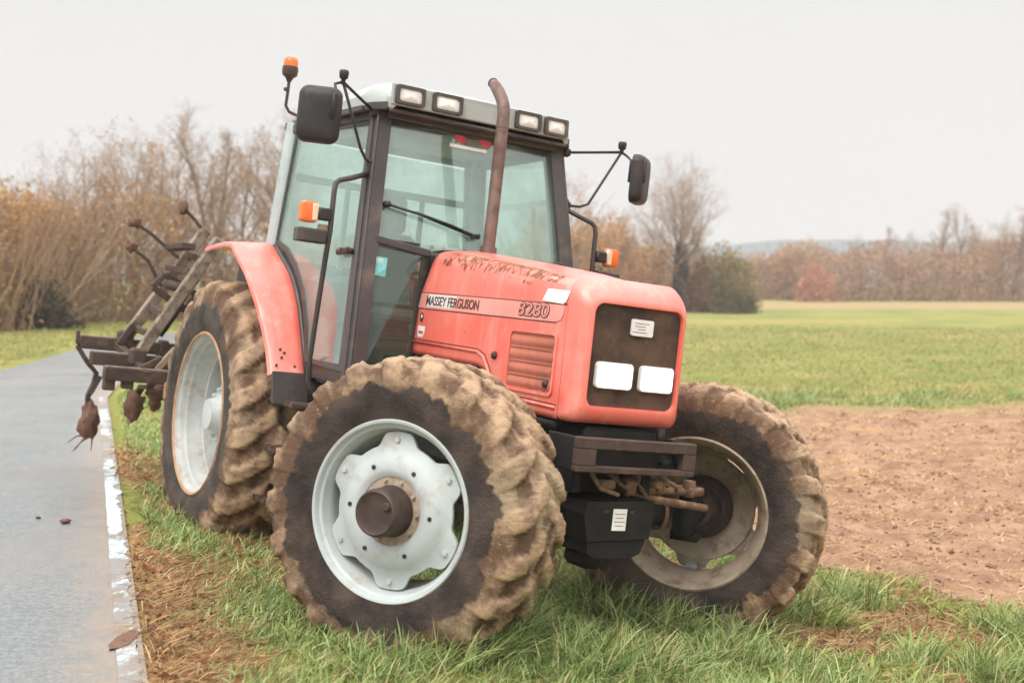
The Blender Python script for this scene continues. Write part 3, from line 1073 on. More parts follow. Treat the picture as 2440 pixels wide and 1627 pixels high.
for k in range(4):
    m.box((3.4785, .018 - .01 * (k % 2), 1.772 - k * .015), (.001, .09 - .02 * (k % 3), .004), bev=.0002, mat=1)
m.build('front_badge', ['white', 'inkgrey'], nose)

# ---- cab --------------------------------------------------------
def ys_(x, z):
    """half width of the cab side at x, z"""
    t = (z - 1.34) / 1.56
    ya, yc = .78 - .15 * t, .86 - .12 * t
    xa = 1.80 - .34 * t
    return yc + (ya - yc) * (x - .2) / (xa - .2)
def cs(s, off=0.):                                              # cab side surface mapper (s = -1 near, +1 far)
    return lambda u, v, d: (u, s * (ys_(u, v) + off - d), v)
def xa_(z):
    t = (z - 1.34) / 1.56
    return 1.80 - .34 * t
def ya_(z):
    return .78 - .15 * (z - 1.34) / 1.56

SEC = [(-1, -1), (1, -1), (1, 1), (-1, 1)]
m = MB()
for s in (-1, 1):
    zs = np.linspace(1.24, 2.93, 8)
    P1 = [(xa_(z) - .05, s * (ya_(z) + .004), z) for z in zs]   # front pillar
    m.tube(P1, [.055] * 8, 4, 0, False, True, [(-.9, -.9), (1.0, -.9), (1.0, .9), (-.9, .9)], (1, 0, 0))
    m.tube([(xa_(z) - .05, s * (ya_(z) + .058), z) for z in zs], .012, 6, 0)
    m.tube([(xa_(z) + .004, s * (ya_(z) + .046), z) for z in zs], .010, 6, 0)
    m.bar((xa_(2.1) - .02, s * (ya_(2.1) - .03), 2.125), (1.68, s * .33, 2.075), .05, .045)      # bar under the windscreen
    m.bar((.16, s * .75, 2.885), (1.44, s * .645, 2.905), .06, .06)                               # header rails
    m.bar((.24, s * .80, 1.28), (1.76, s * .765, 1.27), .06, .10)                                 # sill
    m.bar((1.76, s * .76, 1.26), (1.74, s * .3, 1.26), .06, .08)
    m.bar((1.66, s * .345, 2.07), (1.60, s * .345, 1.28), .04, .04)
m.bar((1.46, -.62, 2.905), (1.46, .62, 2.905), .06, .05)
m.bar((.12, -.76, 2.885), (.12, .76, 2.885), .06, .06)
m.bar((.12, -.80, 1.95), (.12, .80, 1.95), .06, .06)
m.box((1.63, 0, 1.70), (.06, .66, .78), bev=.02)               # cowl behind the hood
cab = m.build('cab_frame', 'frame', T, 30)
m = MB()                                                        # pale rear corner pillars
for s in (-1, 1):
    zs = np.linspace(1.98, 2.93, 6)
    m.tube([(.20 - .03 * (z - 2.4), s * (ys_(.2, z) + .002), z) for z in zs], .06, 12, 0, True)
    m.tube([(.115 - .03 * (z - 2.4), s * (ys_(.2, z) - .02), z) for z in zs], .05, 10, 0, True)
    m.build('rear_pillar', 'grey', T, 40)
    m = MB()

# windscreen and lower front quarter panes
def ws(y, z, off=0.):
    ya = ya_(z) - .03
    return (xa_(z) - .012 - .015 + .015 * (1 - (y / ya) ** 2) + off, y, z)
m = MB()
zs = np.linspace(2.135, 2.885, 9)
for o in (0, -.006):
    m.grid([[ws(t * (ya_(z) - .045), z, o) for t in np.linspace(-1, 1, 15)] for z in zs])
wsn = m.build('windscreen', 'glass', T)
for s in (-1, 1):
    m = MB()
    pts = [(.74, 2.09), (.395, 2.05), (.405, 1.30), (.745, 1.30)]
    m.prism([(s * a, b) for a, b in pts], lambda u, v, d: (lerp(1.70, xa_(v) - .035, (abs(u) - .39) / .35) - d, u, v), .006)
    qg = m.build('quarter_glass', 'glass_low', T)
    if s < 0:
        m = MB()
        fn = lambda u, v, d: (lerp(1.70, xa_(v) - .035, (abs(u) - .39) / .35) + .001 + d, u, v)
        m.prism([(-.690, 2.02), (-.595, 2.015), (-.602, 1.90), (-.697, 1.907)], fn, .001)
        m.prism([(-.685, 2.008), (-.620, 2.006), (-.622, 1.975), (-.686, 1.978)], lambda u, v, d: fn(u, v, d + .0012), .001, 1)
        m.build('sticker', ['sticker', 'white'], qg)
# decal strip along the top of the screen
m = MB()
def wsp(u, v, d):
    p = ws(u, v, .003 + d)
    return p
def strip(y0, y1, z0a, z0b, h0, n=6):
    for i in range(n):
        a, b = lerp(y0, y1, i / n), lerp(y0, y1, (i + 1) / n)
        yield [(a, lerp(z0a, z0b, i / n)), (b, lerp(z0a, z0b, (i + 1) / n)), (b, lerp(z0a, z0b, (i + 1) / n) + h0), (a, lerp(z0a, z0b, i / n) + h0)]
for q in strip(-.17, .10, 2.782, 2.782, .022):
    m.prism(q, wsp, .001, 0)
for q in strip(-.06, .08, 2.81, 2.81, .045):
    m.prism(q, wsp, .001, 2)
for cy in (-.10, .085):
    m.prism([(cy - .055, 2.855), (cy - .02, 2.84), (cy - .03, 2.812), (cy, 2.826), (cy + .03, 2.812), (cy + .02, 2.84), (cy + .055, 2.855), (cy + .02, 2.866), (cy - .02, 2.866)], lambda u, v, d: wsp(u, v, d + .0015), .001, 1)
m.build('decal', ['white', 'decalred', 'seat'], wsn)
# dark sun band behind the top of the screen
m = MB()
m.box((1.40, 0, 2.875), (.10, 1.16, .06), bev=.01)
m.box((.74, 0, 2.91), (1.2, 1.30, .03), bev=.01, mat=1)
m.build('headliner', ['black', 'roof'], T)
# wiper
m = MB()
def wp(y, z, o=.02):
    return ws(y, z, o)
m.tube([wp(-.60, 2.345, .03), wp(-.35, 2.305, .045), wp(-.16, 2.27, .05)], .008, 8)
m.tube([wp(-.42, 2.322, .03), wp(-.2, 2.275, .032), wp(.03, 2.222, .03)], [.009, .014, .012], 6)
m.tube([wp(-.30, 2.298, .05), wp(-.1, 2.255, .052)], .006, 6)
m.box(wp(.005, 2.228, .03), (.02, .07, .03), (0.2, 0, 0), .005)
m.lathe([(0, .05), (.02, .045), (.022, 0)], ws(-.605, 2.345), (1, 0, 0), 10)
m.build('wiper', 'black', wsn)

# doors: frame, glass, handle
for s in (-1, 1):
    outer = [(1.655, 1.305), (1.36, 2.875), (.26, 2.865), (.26, 2.08), (.46, 2.02), (.62, 1.93), (.83, 1.76), (.985, 1.55), (1.10, 1.32)]
    inner = [(1.595, 1.345), (1.315, 2.845), (.285, 2.84), (.285, 2.105), (.47, 2.055), (.64, 1.955), (.858, 1.775), (1.015, 1.56), (1.125, 1.345)]
    f = cs(s, .022)
    m = MB()
    n = len(outer)
    m.grid([[f(u, v, 0) for u, v in outer], [f(u, v, 0) for u, v in inner], [f(u, v, .03) for u, v in inner], [f(u, v, .03) for u, v in outer], [f(u, v, 0) for u, v in outer]], 0, False, True)
    door = m.build('door', 'frame', T)
    m = MB()
    glass_poly = [(u, v) for u, v in inner]
    m.prism(glass_poly, cs(s, .012), .005)
    m.build('door_glass', 'glass', door)
    m = MB()
    y = s * (ys_(1.4, 2.03) + .045)
    m.box((1.38, y, 2.035), (.19, .03, .045), (0, -.05, 0), .012)
    m.box((1.35, y + s * .018, 2.045), (.07, .014, .02), (0, -.05, 0), .004, 1)
    m.tube([(1.47, y - s * .02, 2.035), (1.47, y, 2.035)], .02, 10)
    m.build('door_handle', ['black', 'wornsteel'], door)
m = MB()                                                        # rear window
m.box((.10, 0, 2.41), (.006, 1.44, .86), bev=.001)
m.build('rear_window', 'glass', T)
m = MB()                                                        # lower cab walls and floor
m.box((.92, 0, 1.255), (1.62, 1.40, .05), bev=.01)
m.box((.14, 0, 1.62), (.06, 1.5, .62), bev=.02)
for s in (-1, 1):
    m.prism([(-.42, 1.20), (1.06, 1.26), (.93, 1.52), (.76, 1.75), (.54, 1.91), (.30, 2.03), (-.42, 2.02)], cs(s, -.02), .05)
    m.bar((-.36, s * .80, 1.98), (.24, s * .80, 2.02), .10, .06)
m.build('cab_floor', 'black', T)

# seat, wheel, console
m = MB()
m.box((.62, -.02, 1.66), (.50, .50, .13), bev=.05)
m.box((.38, -.02, 1.98), (.12, .46, .56), (0, -.12, 0), .05)
m.box((.34, -.02, 2.40), (.10, .27, .30), (0, -.08, 0), .05)
m.box((.62, -.30, 1.86), (.34, .07, .06), bev=.02)
m.box((.62, .27, 1.86), (.34, .07, .06), bev=.02)
m.box((.6, -.02, 1.42), (.34, .34, .34), bev=.03)
m.build('seat', 'seat', T)
m = MB()
cst, ax_ = Vector((1.18, 0, 2.02)), Vector((-.5, 0, .85)).normalized()
u, v = Vector((0, 1, 0)), ax_.cross(Vector((0, 1, 0)))
m.tube([cst + (u * math.cos(a) + v * math.sin(a)) * .2 for a in np.linspace(0, 2 * PI, 33)], .016, 8)
for a in (.4, 2.5, 4.6):
    m.tube([cst - ax_ * .02, cst + (u * math.cos(a) + v * math.sin(a)) * .2], .012, 6)
m.tube([cst, (1.40, 0, 1.62)], .04, 10)
m.build('steering_wheel', 'black', T)
m = MB()
m.box((1.45, 0, 1.66), (.26, .42, .80), (0, .12, 0), .04)
m.box((.72, -.50, 1.72), (.72, .22, .34), bev=.04)
m.box((1.42, 0, 2.03), (.22, .34, .10), (0, .4, 0), .03)
m.tube([(.95, -.46, 1.88), (.97, -.45, 2.05)], .012, 8)
m.lathe([(0, .03), (.022, .02), (.024, 0), (0, -.03)], (.97, -.45, 2.06), (0, 0, 1), 10)
m.build('console', 'black', T)
m = MB()                                                        # pale roll bar across the back of the cab
m.bar((.22, -.70, 2.56), (.22, .70, 2.56), .04, .05)
m.bar((.20, -.30, 2.55), (.20, -.30, 1.95), .035, .035)
m.bar((.20, .30, 2.55), (.20, .30, 1.95), .035, .035)
m.build('roll_bar', 'grey', T)

# roof
def roof_sec(x):
    f = sst(1.38, 1.56, x)
    hw = lerp(.765, .655, f) - .03 * sst(.25, .02, x)
    zt = interp(x, [.0, .12, .5, 1.0, 1.38, 1.50, 1.56], [2.96, 3.05, 3.10, 3.125, 3.13, 3.115, 3.092])
    zs_ = lerp(2.975, 3.0, sst(.2, 1.4, x))
    half = [(-hw + .02, 2.925), (-hw - .005, 2.94), (-hw, zs_), (-hw + .05, lerp(zs_, zt, .42)), (-hw + .12, lerp(zs_, zt, .80)), (-hw + .20, zt - .012), (-.3, zt - .003), (0, zt)]
    return half + [(-y, z) for y, z in half[-2::-1]]
rows = []
for x in (.02, .06, .12, .3, .6, .9, 1.2, 1.34, 1.40, 1.46, 1.52, 1.555):
    rows.append([(x, y, z) for y, z in roof_sec(x)])
m = MB()
m.grid([[(.04, y * .97, min(z, 2.95)) for x, y, z in rows[0]]] + rows + [[(1.562, y * .985, lerp(z, 3.02, .1)) for x, y, z in rows[-1]], [(1.560, y * .9, 2.99) for x, y, z in rows[-1]]])
n = len(rows[0])
m.grid([[r[0] for r in rows], [r[-1] for r in rows]], 1, False)
# front visor panel and the dark lip under it
m.box((1.553, 0, 3.022), (.022, 1.29, .135), (0, -.06, 0), .006)
m.box((1.51, 0, 2.935), (.11, 1.30, .025), (0, .35, 0), .008, 1)
for s in (-1, 1):
    m.bar((.05, s * .755, 2.922), (1.40, s * .75, 2.935), .03, .05, mat=1)
    m.bar((1.40, s * .745, 2.937), (1.55, s * .655, 2.945), .03, .05, mat=1)
    for k in range(4):
        m.bar((.3 + k * .04, s * (.66 - k * .035), 3.065 + k * .012), (1.2, s * (.66 - k * .035), 3.085 + k * .012), .01, .01)
roof = m.build('roof', ['roof', 'frame'], T, 35)
lamp_y = ((-.626, -.43), (-.372, -.166), (.228, .418), (.452, .628))
for y0, y1 in lamp_y:
    m = MB()
    P = rrect(y0, y1, 2.966, 3.082, .014, 3)
    Q = rrect(y0 + .02, y1 - .02, 2.982, 3.066, .018, 3)
    X = lambda z: 1.568 - (z - 3.02) * .06
    m.grid([[(X(z) - .012, y, z) for y, z in P], [(X(z) + .026, y, z) for y, z in P], [(X(z) + .026, y, z) for y, z in Q], [(X(z) + .012, y, z) for y, z in Q]], 0, False, True)
    rows = []
    cy, cz = (y0 + y1) / 2, 3.024
    for k in (1, .75, .5, .25, .02):
        rows.append([(X(z) + .012 + .012 * (1 - k * k), lerp(cy, y, k), lerp(cz, z, k)) for y, z in Q])
    m.grid(rows, 1, True, True)
    lp = m.build('work_lamp', ['frame', 'lens'], roof)

# fenders
FP = [(-.30, 2.035), (-.10, 2.058), (.12, 2.072), (.27, 2.068), (.32, 2.05), (.42, 1.995), (.54, 1.935), (.66, 1.868), (.78, 1.765), (.88, 1.65), (.96, 1.52), (1.04, 1.38), (1.125, 1.232)]
for s in (-1, 1):
    m = MB()
    rows = []
    for i, (x, z) in enumerate(FP):
        nxt, prv = FP[min(i + 1, len(FP) - 1)], FP[max(i - 1, 0)]
        t = Vector((nxt[0] - prv[0], nxt[1] - prv[1])).normalized()
        nn = Vector((-t.y, t.x))
        oy = lerp(1.055, 1.13, sst(1.3, 1.95, z))
        def at(y, d, x=x, z=z, nn=nn):
            return (x + nn.x * d, s * y, z + nn.y * d)
        rows.append([at(oy, -.060), at(oy + .007, -.05), at(oy + .003, -.030), at(oy - .012, -.020), at(1.0, -.006), at(.90, .004), at(.845, 0), at(.83, -.012), at(.826, -.05), at(.815, -.05), at(.82, -.018), at(oy - .02, -.034), at(oy - .008, -.055)])
    m.grid(rows, 0, True, True)
    fd = m.build('fender', 'red', T, 45)
    m = MB()
    m.prism([(1.135, 1.245), (1.18, 1.09), (1.19, 1.05), (1.16, 1.05), (1.11, 1.235)], lambda u, v, d: (u, s * (1.05 - d), v), .23)
    for yy, xx, zz in ((1.02, 1.098, 1.28), (.90, 1.098, 1.28), (.98, 1.068, 1.33), (.96, 1.052, 1.36), (.985, 1.04, 1.38)):
        m.lathe([(0, .009), (.008, .009), (.010, 0)], (xx, s * yy, zz), (.9, 0, .4), 8)
    m.build('mud_flap', 'frame', fd)
    m = MB()                                                    # dark seal against the cab
    m.tube([(x, s * .818, z - .008) for x, z in FP], .017, 8)
    m.build('seal', 'frame', fd)

# steps and side tank
for s in (-1, 1):
    m = MB()
    for z, x0, x1, y0, y1 in ((1.05, .72, 1.34, .72, .98), (.74, .66, 1.12, .70, .98), (.40, .40, 1.02, .70, .98)):
        m.box(((x0 + x1) / 2, s * (y0 + y1) / 2, z), (x1 - x0, y1 - y0, .035), bev=.008)
        for k in range(5):
            m.box((lerp(x0, x1, (k + .5) / 5), s * (y1 + .001), z + .022), (.03, .01, .012), bev=.003)
    for x0 in (.78, 1.06):
        m.bar((x0, s * .80, 1.05), (x0 - .06, s * .80, .40), .02, .06)
    m.build('step', 'rust', T)
    m = MB()
    m.box((.86, s * .60, .86), (.70, .28, .52), bev=.06)
    m.box((.92, s * .78, 1.13), (.5, .10, .14), bev=.02)
    m.build('fuel_tank', 'black', T)

# exhaust
m = MB()
P = [(1.84, -.01, 2.02), (1.835, -.005, 2.4), (1.825, 0, 2.8), (1.825, 0, 2.98), (1.81, 0, 3.04), (1.775, 0, 3.09), (1.725, 0, 3.14), (1.66, 0, 3.19), (1.625, 0, 3.215)]
m.tube(P, [.039] * 6 + [.039, .034, .023], 18, 0, True, False)
m.tube(P[-4:], [.036, .036, .030, .019], 18, 1, True, False)
m.lathe([(.034, 0), (.0, .0)], (1.64, 0, 3.203), (-.8, 0, .55), 16, 2)
m.tube([(1.84, -.01, 2.06), (1.838, -.008, 2.16)], .052, 18, 0)
m.tube([(1.826, 0, 2.90), (1.825, 0, 2.925)], .0415, 18, 0)
ex = m.build('exhaust_pipe', ['pipe', 'soot', 'chassis'], T, 50)

# mirrors with their arms
def mirror(pos, yaw, joint, foot1, foot2, bend):
    arm = MB()
    arm.tube([foot1, joint], .0095, 8)
    arm.tube([joint] + bend + [foot2], .0095, 8)
    for f in (foot1, foot2):
        arm.box(f, (.05, .05, .05), bev=.008)
        arm.tube([Vector(f) - Vector((0, 0, .03)), Vector(f) + Vector((0, 0, .04))], .015, 8)
    j = Vector(joint)
    arm.lathe([(0, .035), (.026, .035), (.030, .02), (.026, -.012), (.014, -.02), (.012, -.05)], j + Vector((0, 0, .035)), (0, 0, 1), 14)
    p = Vector(pos)
    out_ = 1 if p.y > 0 else -1
    arm.tube([j, j + Vector((.0, out_ * .05, -.02)), p + Vector((0.03, -out_ * .085, .12)), p + Vector((0.03, -out_ * .085, -.03))], .009, 8)
    a = arm.build('mirror_arm', 'black', T)
    m = MB()
    P = rrect(-.128, .128, -.168, .168, .06, 6)
    rows = []
    for d, k in ((-.012, .93), (-.014, .985), (0, 1), (.03, .985), (.052, .93), (.066, .82), (.072, .6), (.074, .3), (.074, .01)):
        rows.append([(d, y * k, z * k) for y, z in P])
    m.grid(rows, 0, True, True)
    m.prism([(y * .93, z * .93) for y, z in P], lambda u, v, d: (-.0125 + d, u, v), .003, 1)
    # clamp along the inner edge of the back
    m.box((.068, -out_ * .085, .05), (.03, .03, .16), bev=.01)
    o = m.build('mirror', ['black', 'mirror'], T, 50)
    o.location = p
    o.rotation_euler = (0, 0, yaw)
    return o
mirror((1.62, -1.118, 2.795), R_(-30), (1.60, -.985, 3.018), (1.45, -.70, 2.905), (1.50, -.700, 2.575), [Vector((1.53, -.80, 2.66)), Vector((1.515, -.75, 2.60))])
mirror((1.55, 1.25, 2.79), R_(40), (1.50, 1.135, 2.965), (1.46, .715, 2.895), (1.50, .735, 2.54), [Vector((1.51, .90, 2.57)), Vector((1.505, .84, 2.545))])

# hand rails that carry the indicators
for s in (-1, 1):
    m = MB()
    P = [(1.50, s * .715, 2.52), (1.54, s * .84, 2.47), (1.555, s * .92, 2.445), (1.562, s * .945, 2.42), (1.568, s * .952, 2.37), (1.572, s * .952, 2.13), (1.55, s * .952, 2.0), (1.50, s * .95, 1.62), (1.46, s * .945, 1.36), (1.44, s * .93, 1.22), (1.43, s * .86, 1.12), (1.43, s * .74, 1.10)]
    m.tube(P, .0165, 10)
    m.box((1.49, s * .70, 2.535), (.05, .07, .05), bev=.01)
    rail = m.build('hand_rail', 'frame', T)
    m = MB()
    m.box((1.575, s * 1.005, 2.225), (.06, .085, .075), bev=.01)
    P = rrect(1.045, 1.150, 2.165, 2.29, .022, 4)
    m.grid([[(1.56 + d, s * lerp(1.098, y, k), lerp(2.228, z, k)) for y, z in P] for d, k in ((-.02, .9), (-.015, 1), (.018, 1), (.034, .9), (.04, .6), (.04, .01))], 1, True, True)
    m.box((1.582, s * 1.068, 2.228), (.040, .050, .108), bev=.010, mat=2)
    m.build('indicator', ['black', 'orange', 'palelens'], rail, 40)
    m = MB()
    m.box((1.57, s * 1.075, 2.09), (.075, .185, .085), bev=.008)
    m.box((1.57, s * 1.00, 2.145), (.03, .06, .04), bev=.006, mat=1)
    m.box((1.609, s * 1.075, 2.09), (.004, .165, .067), bev=.001)
    m.build('side_lamp', ['frame', 'wornsteel'], rail)

# beacon
m = MB()
B = Vector((.22, -.80, 3.0))
m.tube([B + Vector((.02, .05, -.02)), B + Vector((.0, -.01, .0)), B + Vector((-.01, -.035, .04)), B + Vector((0, -.035, .15)), B + Vector((0, -.035, .24))], .011, 8)
m.box(B + Vector((0, -.05, .15)), (.03, .03, .025), bev=.006)
m.lathe([(.012, .20), (.03, .235), (.052, .25), (.056, .285), (.053, .31), (0, .31)], B + Vector((0, -.035, 0)), (0, 0, 1), 20)
m.lathe([(.050, .308), (.050, .345), (.044, .365), (.03, .376), (0, .38)], B + Vector((0, -.035, 0)), (0, 0, 1), 20, 1)
m.build('beacon', ['hub', 'orange'], T, 40)

# rear linkage
m = MB()
for s in (-1, 1):
    m.bar((-.1, s * .42, .62), (-1.05, s * .46, .75), .05, .09)
    m.bar((-.25, s * .30, 1.35), (-.75, s * .44, 1.25), .05, .08)
    m.bar((-.72, s * .44, 1.25), (-.72, s * .44, .70), .04, .04)
m.bar((-.2, 0, 1.25), (-1.15, 0, 1.30), .06, .06)
m.box((-.2, 0, 1.2), (.3, .5, .3), bev=.03)
m.build('rear_linkage', 'chassis', T)

# ------------------------------------------------------------------ the folded cultivator on the rear linkage
cult = empty('cultivator')
cult.matrix_world = T.matrix_world.copy()
cult.location = T.matrix_world @ Vector((-1.6, 0, .5))
tag(cult, 'rusty brown folding cultivator with mud clogged tines carried behind the tractor', 'cultivator')
CO = Vector((-1.6, 0, .5))
def cv(*p):
    return Vector(p) - CO
for x, z, y0 in ((-2.0, 1.185, -1.585), (-1.6, 1.085, -1.57), (-1.2, 1.0, -1.545)):
    m = MB()
    m.bar(cv(x, y0, z - .01), cv(x, 1.5, z - .01), .10, .105, bev=.008)
    m.bar(cv(x, y0 + .01, z + .0445), cv(x, -1.0, z + .0445), .085, .006, bev=.002, mat=1)
    m.build('frame_beam', ['rust', 'wornsteel'], cult)
m = MB()
m.bar(cv(-2.05, -.5, 1.16), cv(-1.12, -.5, .96), .07, .07)
m.bar(cv(-2.05, .5, 1.16), cv(-1.12, .5, .96), .07, .07)
m.bar(cv(-2.05, -1.30, 1.20), cv(-1.15, -1.22, 1.0), .06, .06)
m.bar(cv(-1.15, -.46, 1.0), cv(-1.15, -.1, 1.6), .06, .06)
m.bar(cv(-1.15, .46, 1.0), cv(-1.15, .1, 1.6), .06, .06)
m.bar(cv(-1.15, 0, 1.6), cv(-2.0, 0, 1.25), .05, .05)
m.bar(cv(-1.25, -1.16, 1.01), cv(-1.25, -1.0, 1.22), .045, .05, mat=1)
m.tube([cv(-1.25, -1.19, 1.03), cv(-1.25, -1.22, 1.0), cv(-1.25, -1.19, .97)], .03, 8)
m.build('headstock', ['rust', 'wornsteel'], cult)
# wing, folded up and leaning in over the tractor
for x, a, b in ((-2.0, (-1.208, 1.25), (-.645, 2.225)), (-1.45, (-1.235, 1.14), (-.69, 2.13))):
    m = MB()
    m.bar(cv(x, *a), cv(x, *b), .085, .085, (1, 0, 0), .008)
    m.build('wing_beam', 'wornsteel', cult)
m = MB()
for q in ((-1.05, 1.52), (-.78, 2.0)):
    m.bar(cv(-2.0, q[0] + .02, q[1] - .0), cv(-1.45, q[0] - .02, q[1] - .05), .06, .06)
pl = [(-1.11, 1.687), (-1.02, 1.80), (-.74, 1.66), (-.82, 1.52)]
for i in range(4):
    m.bar(cv(-1.74, *pl[i]), cv(-1.74, *pl[(i + 1) % 4]), .05, .04, (1, 0, 0))
m.bar(cv(-1.9, -.95, 2.03), cv(-1.55, -.90, 2.05), .12, .05)
m.tube([cv(-1.7, -1.0, 1.72), cv(-1.6, -.88, 1.70)], .04, 10)
m.box(cv(-2.0, -1.22, 1.23), (.14, .12, .14), bev=.02)
m.box(cv(-1.46, -1.24, 1.12), (.14, .12, .14), bev=.02)
m.build('wing_bracket', 'rust', cult)
def clod(m, c, r, seed, st=(1, 1, 1), n=10, mat=0, rough=.45):
    rows = []
    for i in range(n + 1):
        t = PI * i / n
        row = []
        for j in range(n + 4):
            p = 2 * PI * j / (n + 4)
            d = Vector((math.sin(t) * math.cos(p), math.sin(t) * math.sin(p), math.cos(t)))
            k = r * (1 + rough * noise.noise(d * 1.9 + Vector((seed, seed * .7, 0))) + rough * .5 * noise.noise(d * 5 + Vector((seed, 0, 3))))
            row.append(Vector(c) + Vector((d.x * st[0], d.y * st[1], d.z * st[2])) * k)
        rows.append(row)
    m.grid(rows, mat, True, True)
for x, z, ys2 in ((-2.0, 1.185, (-.9, -.3, .4, 1.0)), (-1.6, 1.085, (-.75, -.1, .7, 1.3))):
    for y in ys2:
        m = MB()
        m.box(cv(x, y, z), (.12, .07, .13), bev=.01)
        m.tube([cv(x - .02, y, z - .06), cv(x - .16, y, z - .10), cv(x - .20, y, z - .20), cv(x - .12, y, z - .32), cv(x - .05, y, z - .44)], .024, 6, 0, False, True, [(-.6, -1), (.6, -1), (.6, 1), (-.6, 1)])
        clod(m, cv(x - .05, y, z - .46), .055, y * 7, (.9, .9, 1.4), 8, 1)
        m.build('tine', ['rust', 'mud'], cult)
m = MB()
m.tube([cv(-1.72, -1.02, 1.30), cv(-1.72, -.86, 1.58)], .035, 12, 0)
m.tube([cv(-1.72, -.88, 1.55), cv(-1.72, -.74, 1.80)], .018, 10, 1)
m.build('hydraulic_ram', ['chassis', 'wornsteel'], cult)
for a_, b_ in (((-1.26, -1.10, 1.13), (-1.26, -1.28, 1.02)), ((-1.85, -1.20, 1.36), (-1.85, -1.30, 1.19)), ((-1.55, -.86, 1.84), (-1.98, -.94, 1.86)), ((-1.50, -1.15, 1.31), (-1.97, -1.17, 1.33))):
    m = MB()
    m.bar(cv(*a_), cv(*b_), .05, .05)
    m.build('brace', 'rust', cult)
# tines: bent spring arms, points packed with soil
def tine(name, path, r, lump=None, hang=0, seed=0):
    m = MB()
    m.tube([cv(*p) for p in path], r, 6, 0, False, True, [(-.6, -1), (.6, -1), (.6, 1), (-.6, 1)])
    o = m.build(name, 'rust', cult)
    if lump:
        m = MB()
        c, rr_, st_ = lump
        clod(m, cv(*c), rr_, seed, st_, 14)
        for k in range(hang):
            a = random.uniform(0, 2 * PI)
            b = Vector(c) + Vector((.05 * math.cos(a), .05 * math.sin(a), -rr_ * st_[2] * .8))
            e = b + Vector((random.uniform(-.1, .1), random.uniform(-.14, .1), random.uniform(-.14, -.02)))
            m.tube([cv(*b), cv(*((b + e) / 2 + Vector((0, 0, .02)))), cv(*e)], [.008, .006, .003], 5)
        m.build('soil_lump', 'mud', o)
tine('tine', [(-1.7, -1.60, 1.17), (-1.7, -1.655, 1.19), (-1.7, -1.655, 1.15), (-1.7, -1.56, 1.02), (-1.7, -1.49, .95), (-1.7, -1.50, .86), (-1.72, -1.53, .76), (-1.74, -1.52, .62)], .026, ((-1.72, -1.50, .56), .085, (1.0, .9, 1.75)), 4, 1)
m = MB()
m.bar(cv(-1.69, -1.66, 1.17), cv(-1.69, -1.665, 1.275), .03, .03)
m.build('clamp', 'rust', cult)
m = MB()
m.bar(cv(-1.64, -1.47, .93), cv(-1.66, -1.53, .78), .03, .04)
m.build('clamp', 'rust', cult)
for yy, hh_ in ((-1.50, .14), (-1.36, .10)):
    m = MB()
    m.box(cv(-1.2, yy, .93), (.06, .09, hh_), bev=.01)
    m.build('clamp', 'rust', cult)
m = MB()
tine('tine', [(-1.2, -1.16, .96), (-1.3, -1.16, .90), (-1.5, -1.17, .88), (-1.6, -1.18, .80), (-1.6, -1.18, .72)], .026, ((-1.6, -1.19, .73), .10, (.8, .75, 1.2)), 1, 2)
tine('tine', [(-1.2, -1.0, .96), (-1.3, -1.0, .90), (-1.5, -1.0, .88), (-1.55, -1.02, .80)], .026, ((-1.5, -1.02, .85), .09, (1.1, 1.2, .8)), 0, 4)
tine('tine', [(-1.2, .6, .96), (-1.35, .6, .90), (-1.55, .6, .84), (-1.58, .6, .5)], .026, ((-1.58, .6, .52), .09, (1, 1, 1.4)), 3, 6)
tine('tine', [(-1.2, 1.2, .96), (-1.35, 1.2, .90), (-1.55, 1.2, .84), (-1.58, 1.2, .5)], .026, ((-1.58, 1.2, .52), .09, (1, 1, 1.4)), 3, 7)
tine('tine', [(-2.0, -.66, 2.20), (-2.0, -.74, 2.285), (-2.0, -.83, 2.36)], .018, ((-2.0, -.855, 2.385), .05, (.8, .8, 1.2)), 0, 3)
tine('tine', [(-2.0, -.82, 1.93), (-2.0, -1.085, 2.115), (-2.0, -1.2, 2.175)], .018, ((-2.0, -1.245, 2.205), .052, (.8, 1.1, .9)), 0, 5)
tine('tine', [(-1.9, -1.0, 1.70), (-1.9, -1.13, 1.90), (-1.9, -1.25, 1.975)], .018, ((-1.9, -1.28, 2.0), .048, (.8, 1, 1)), 0, 8)

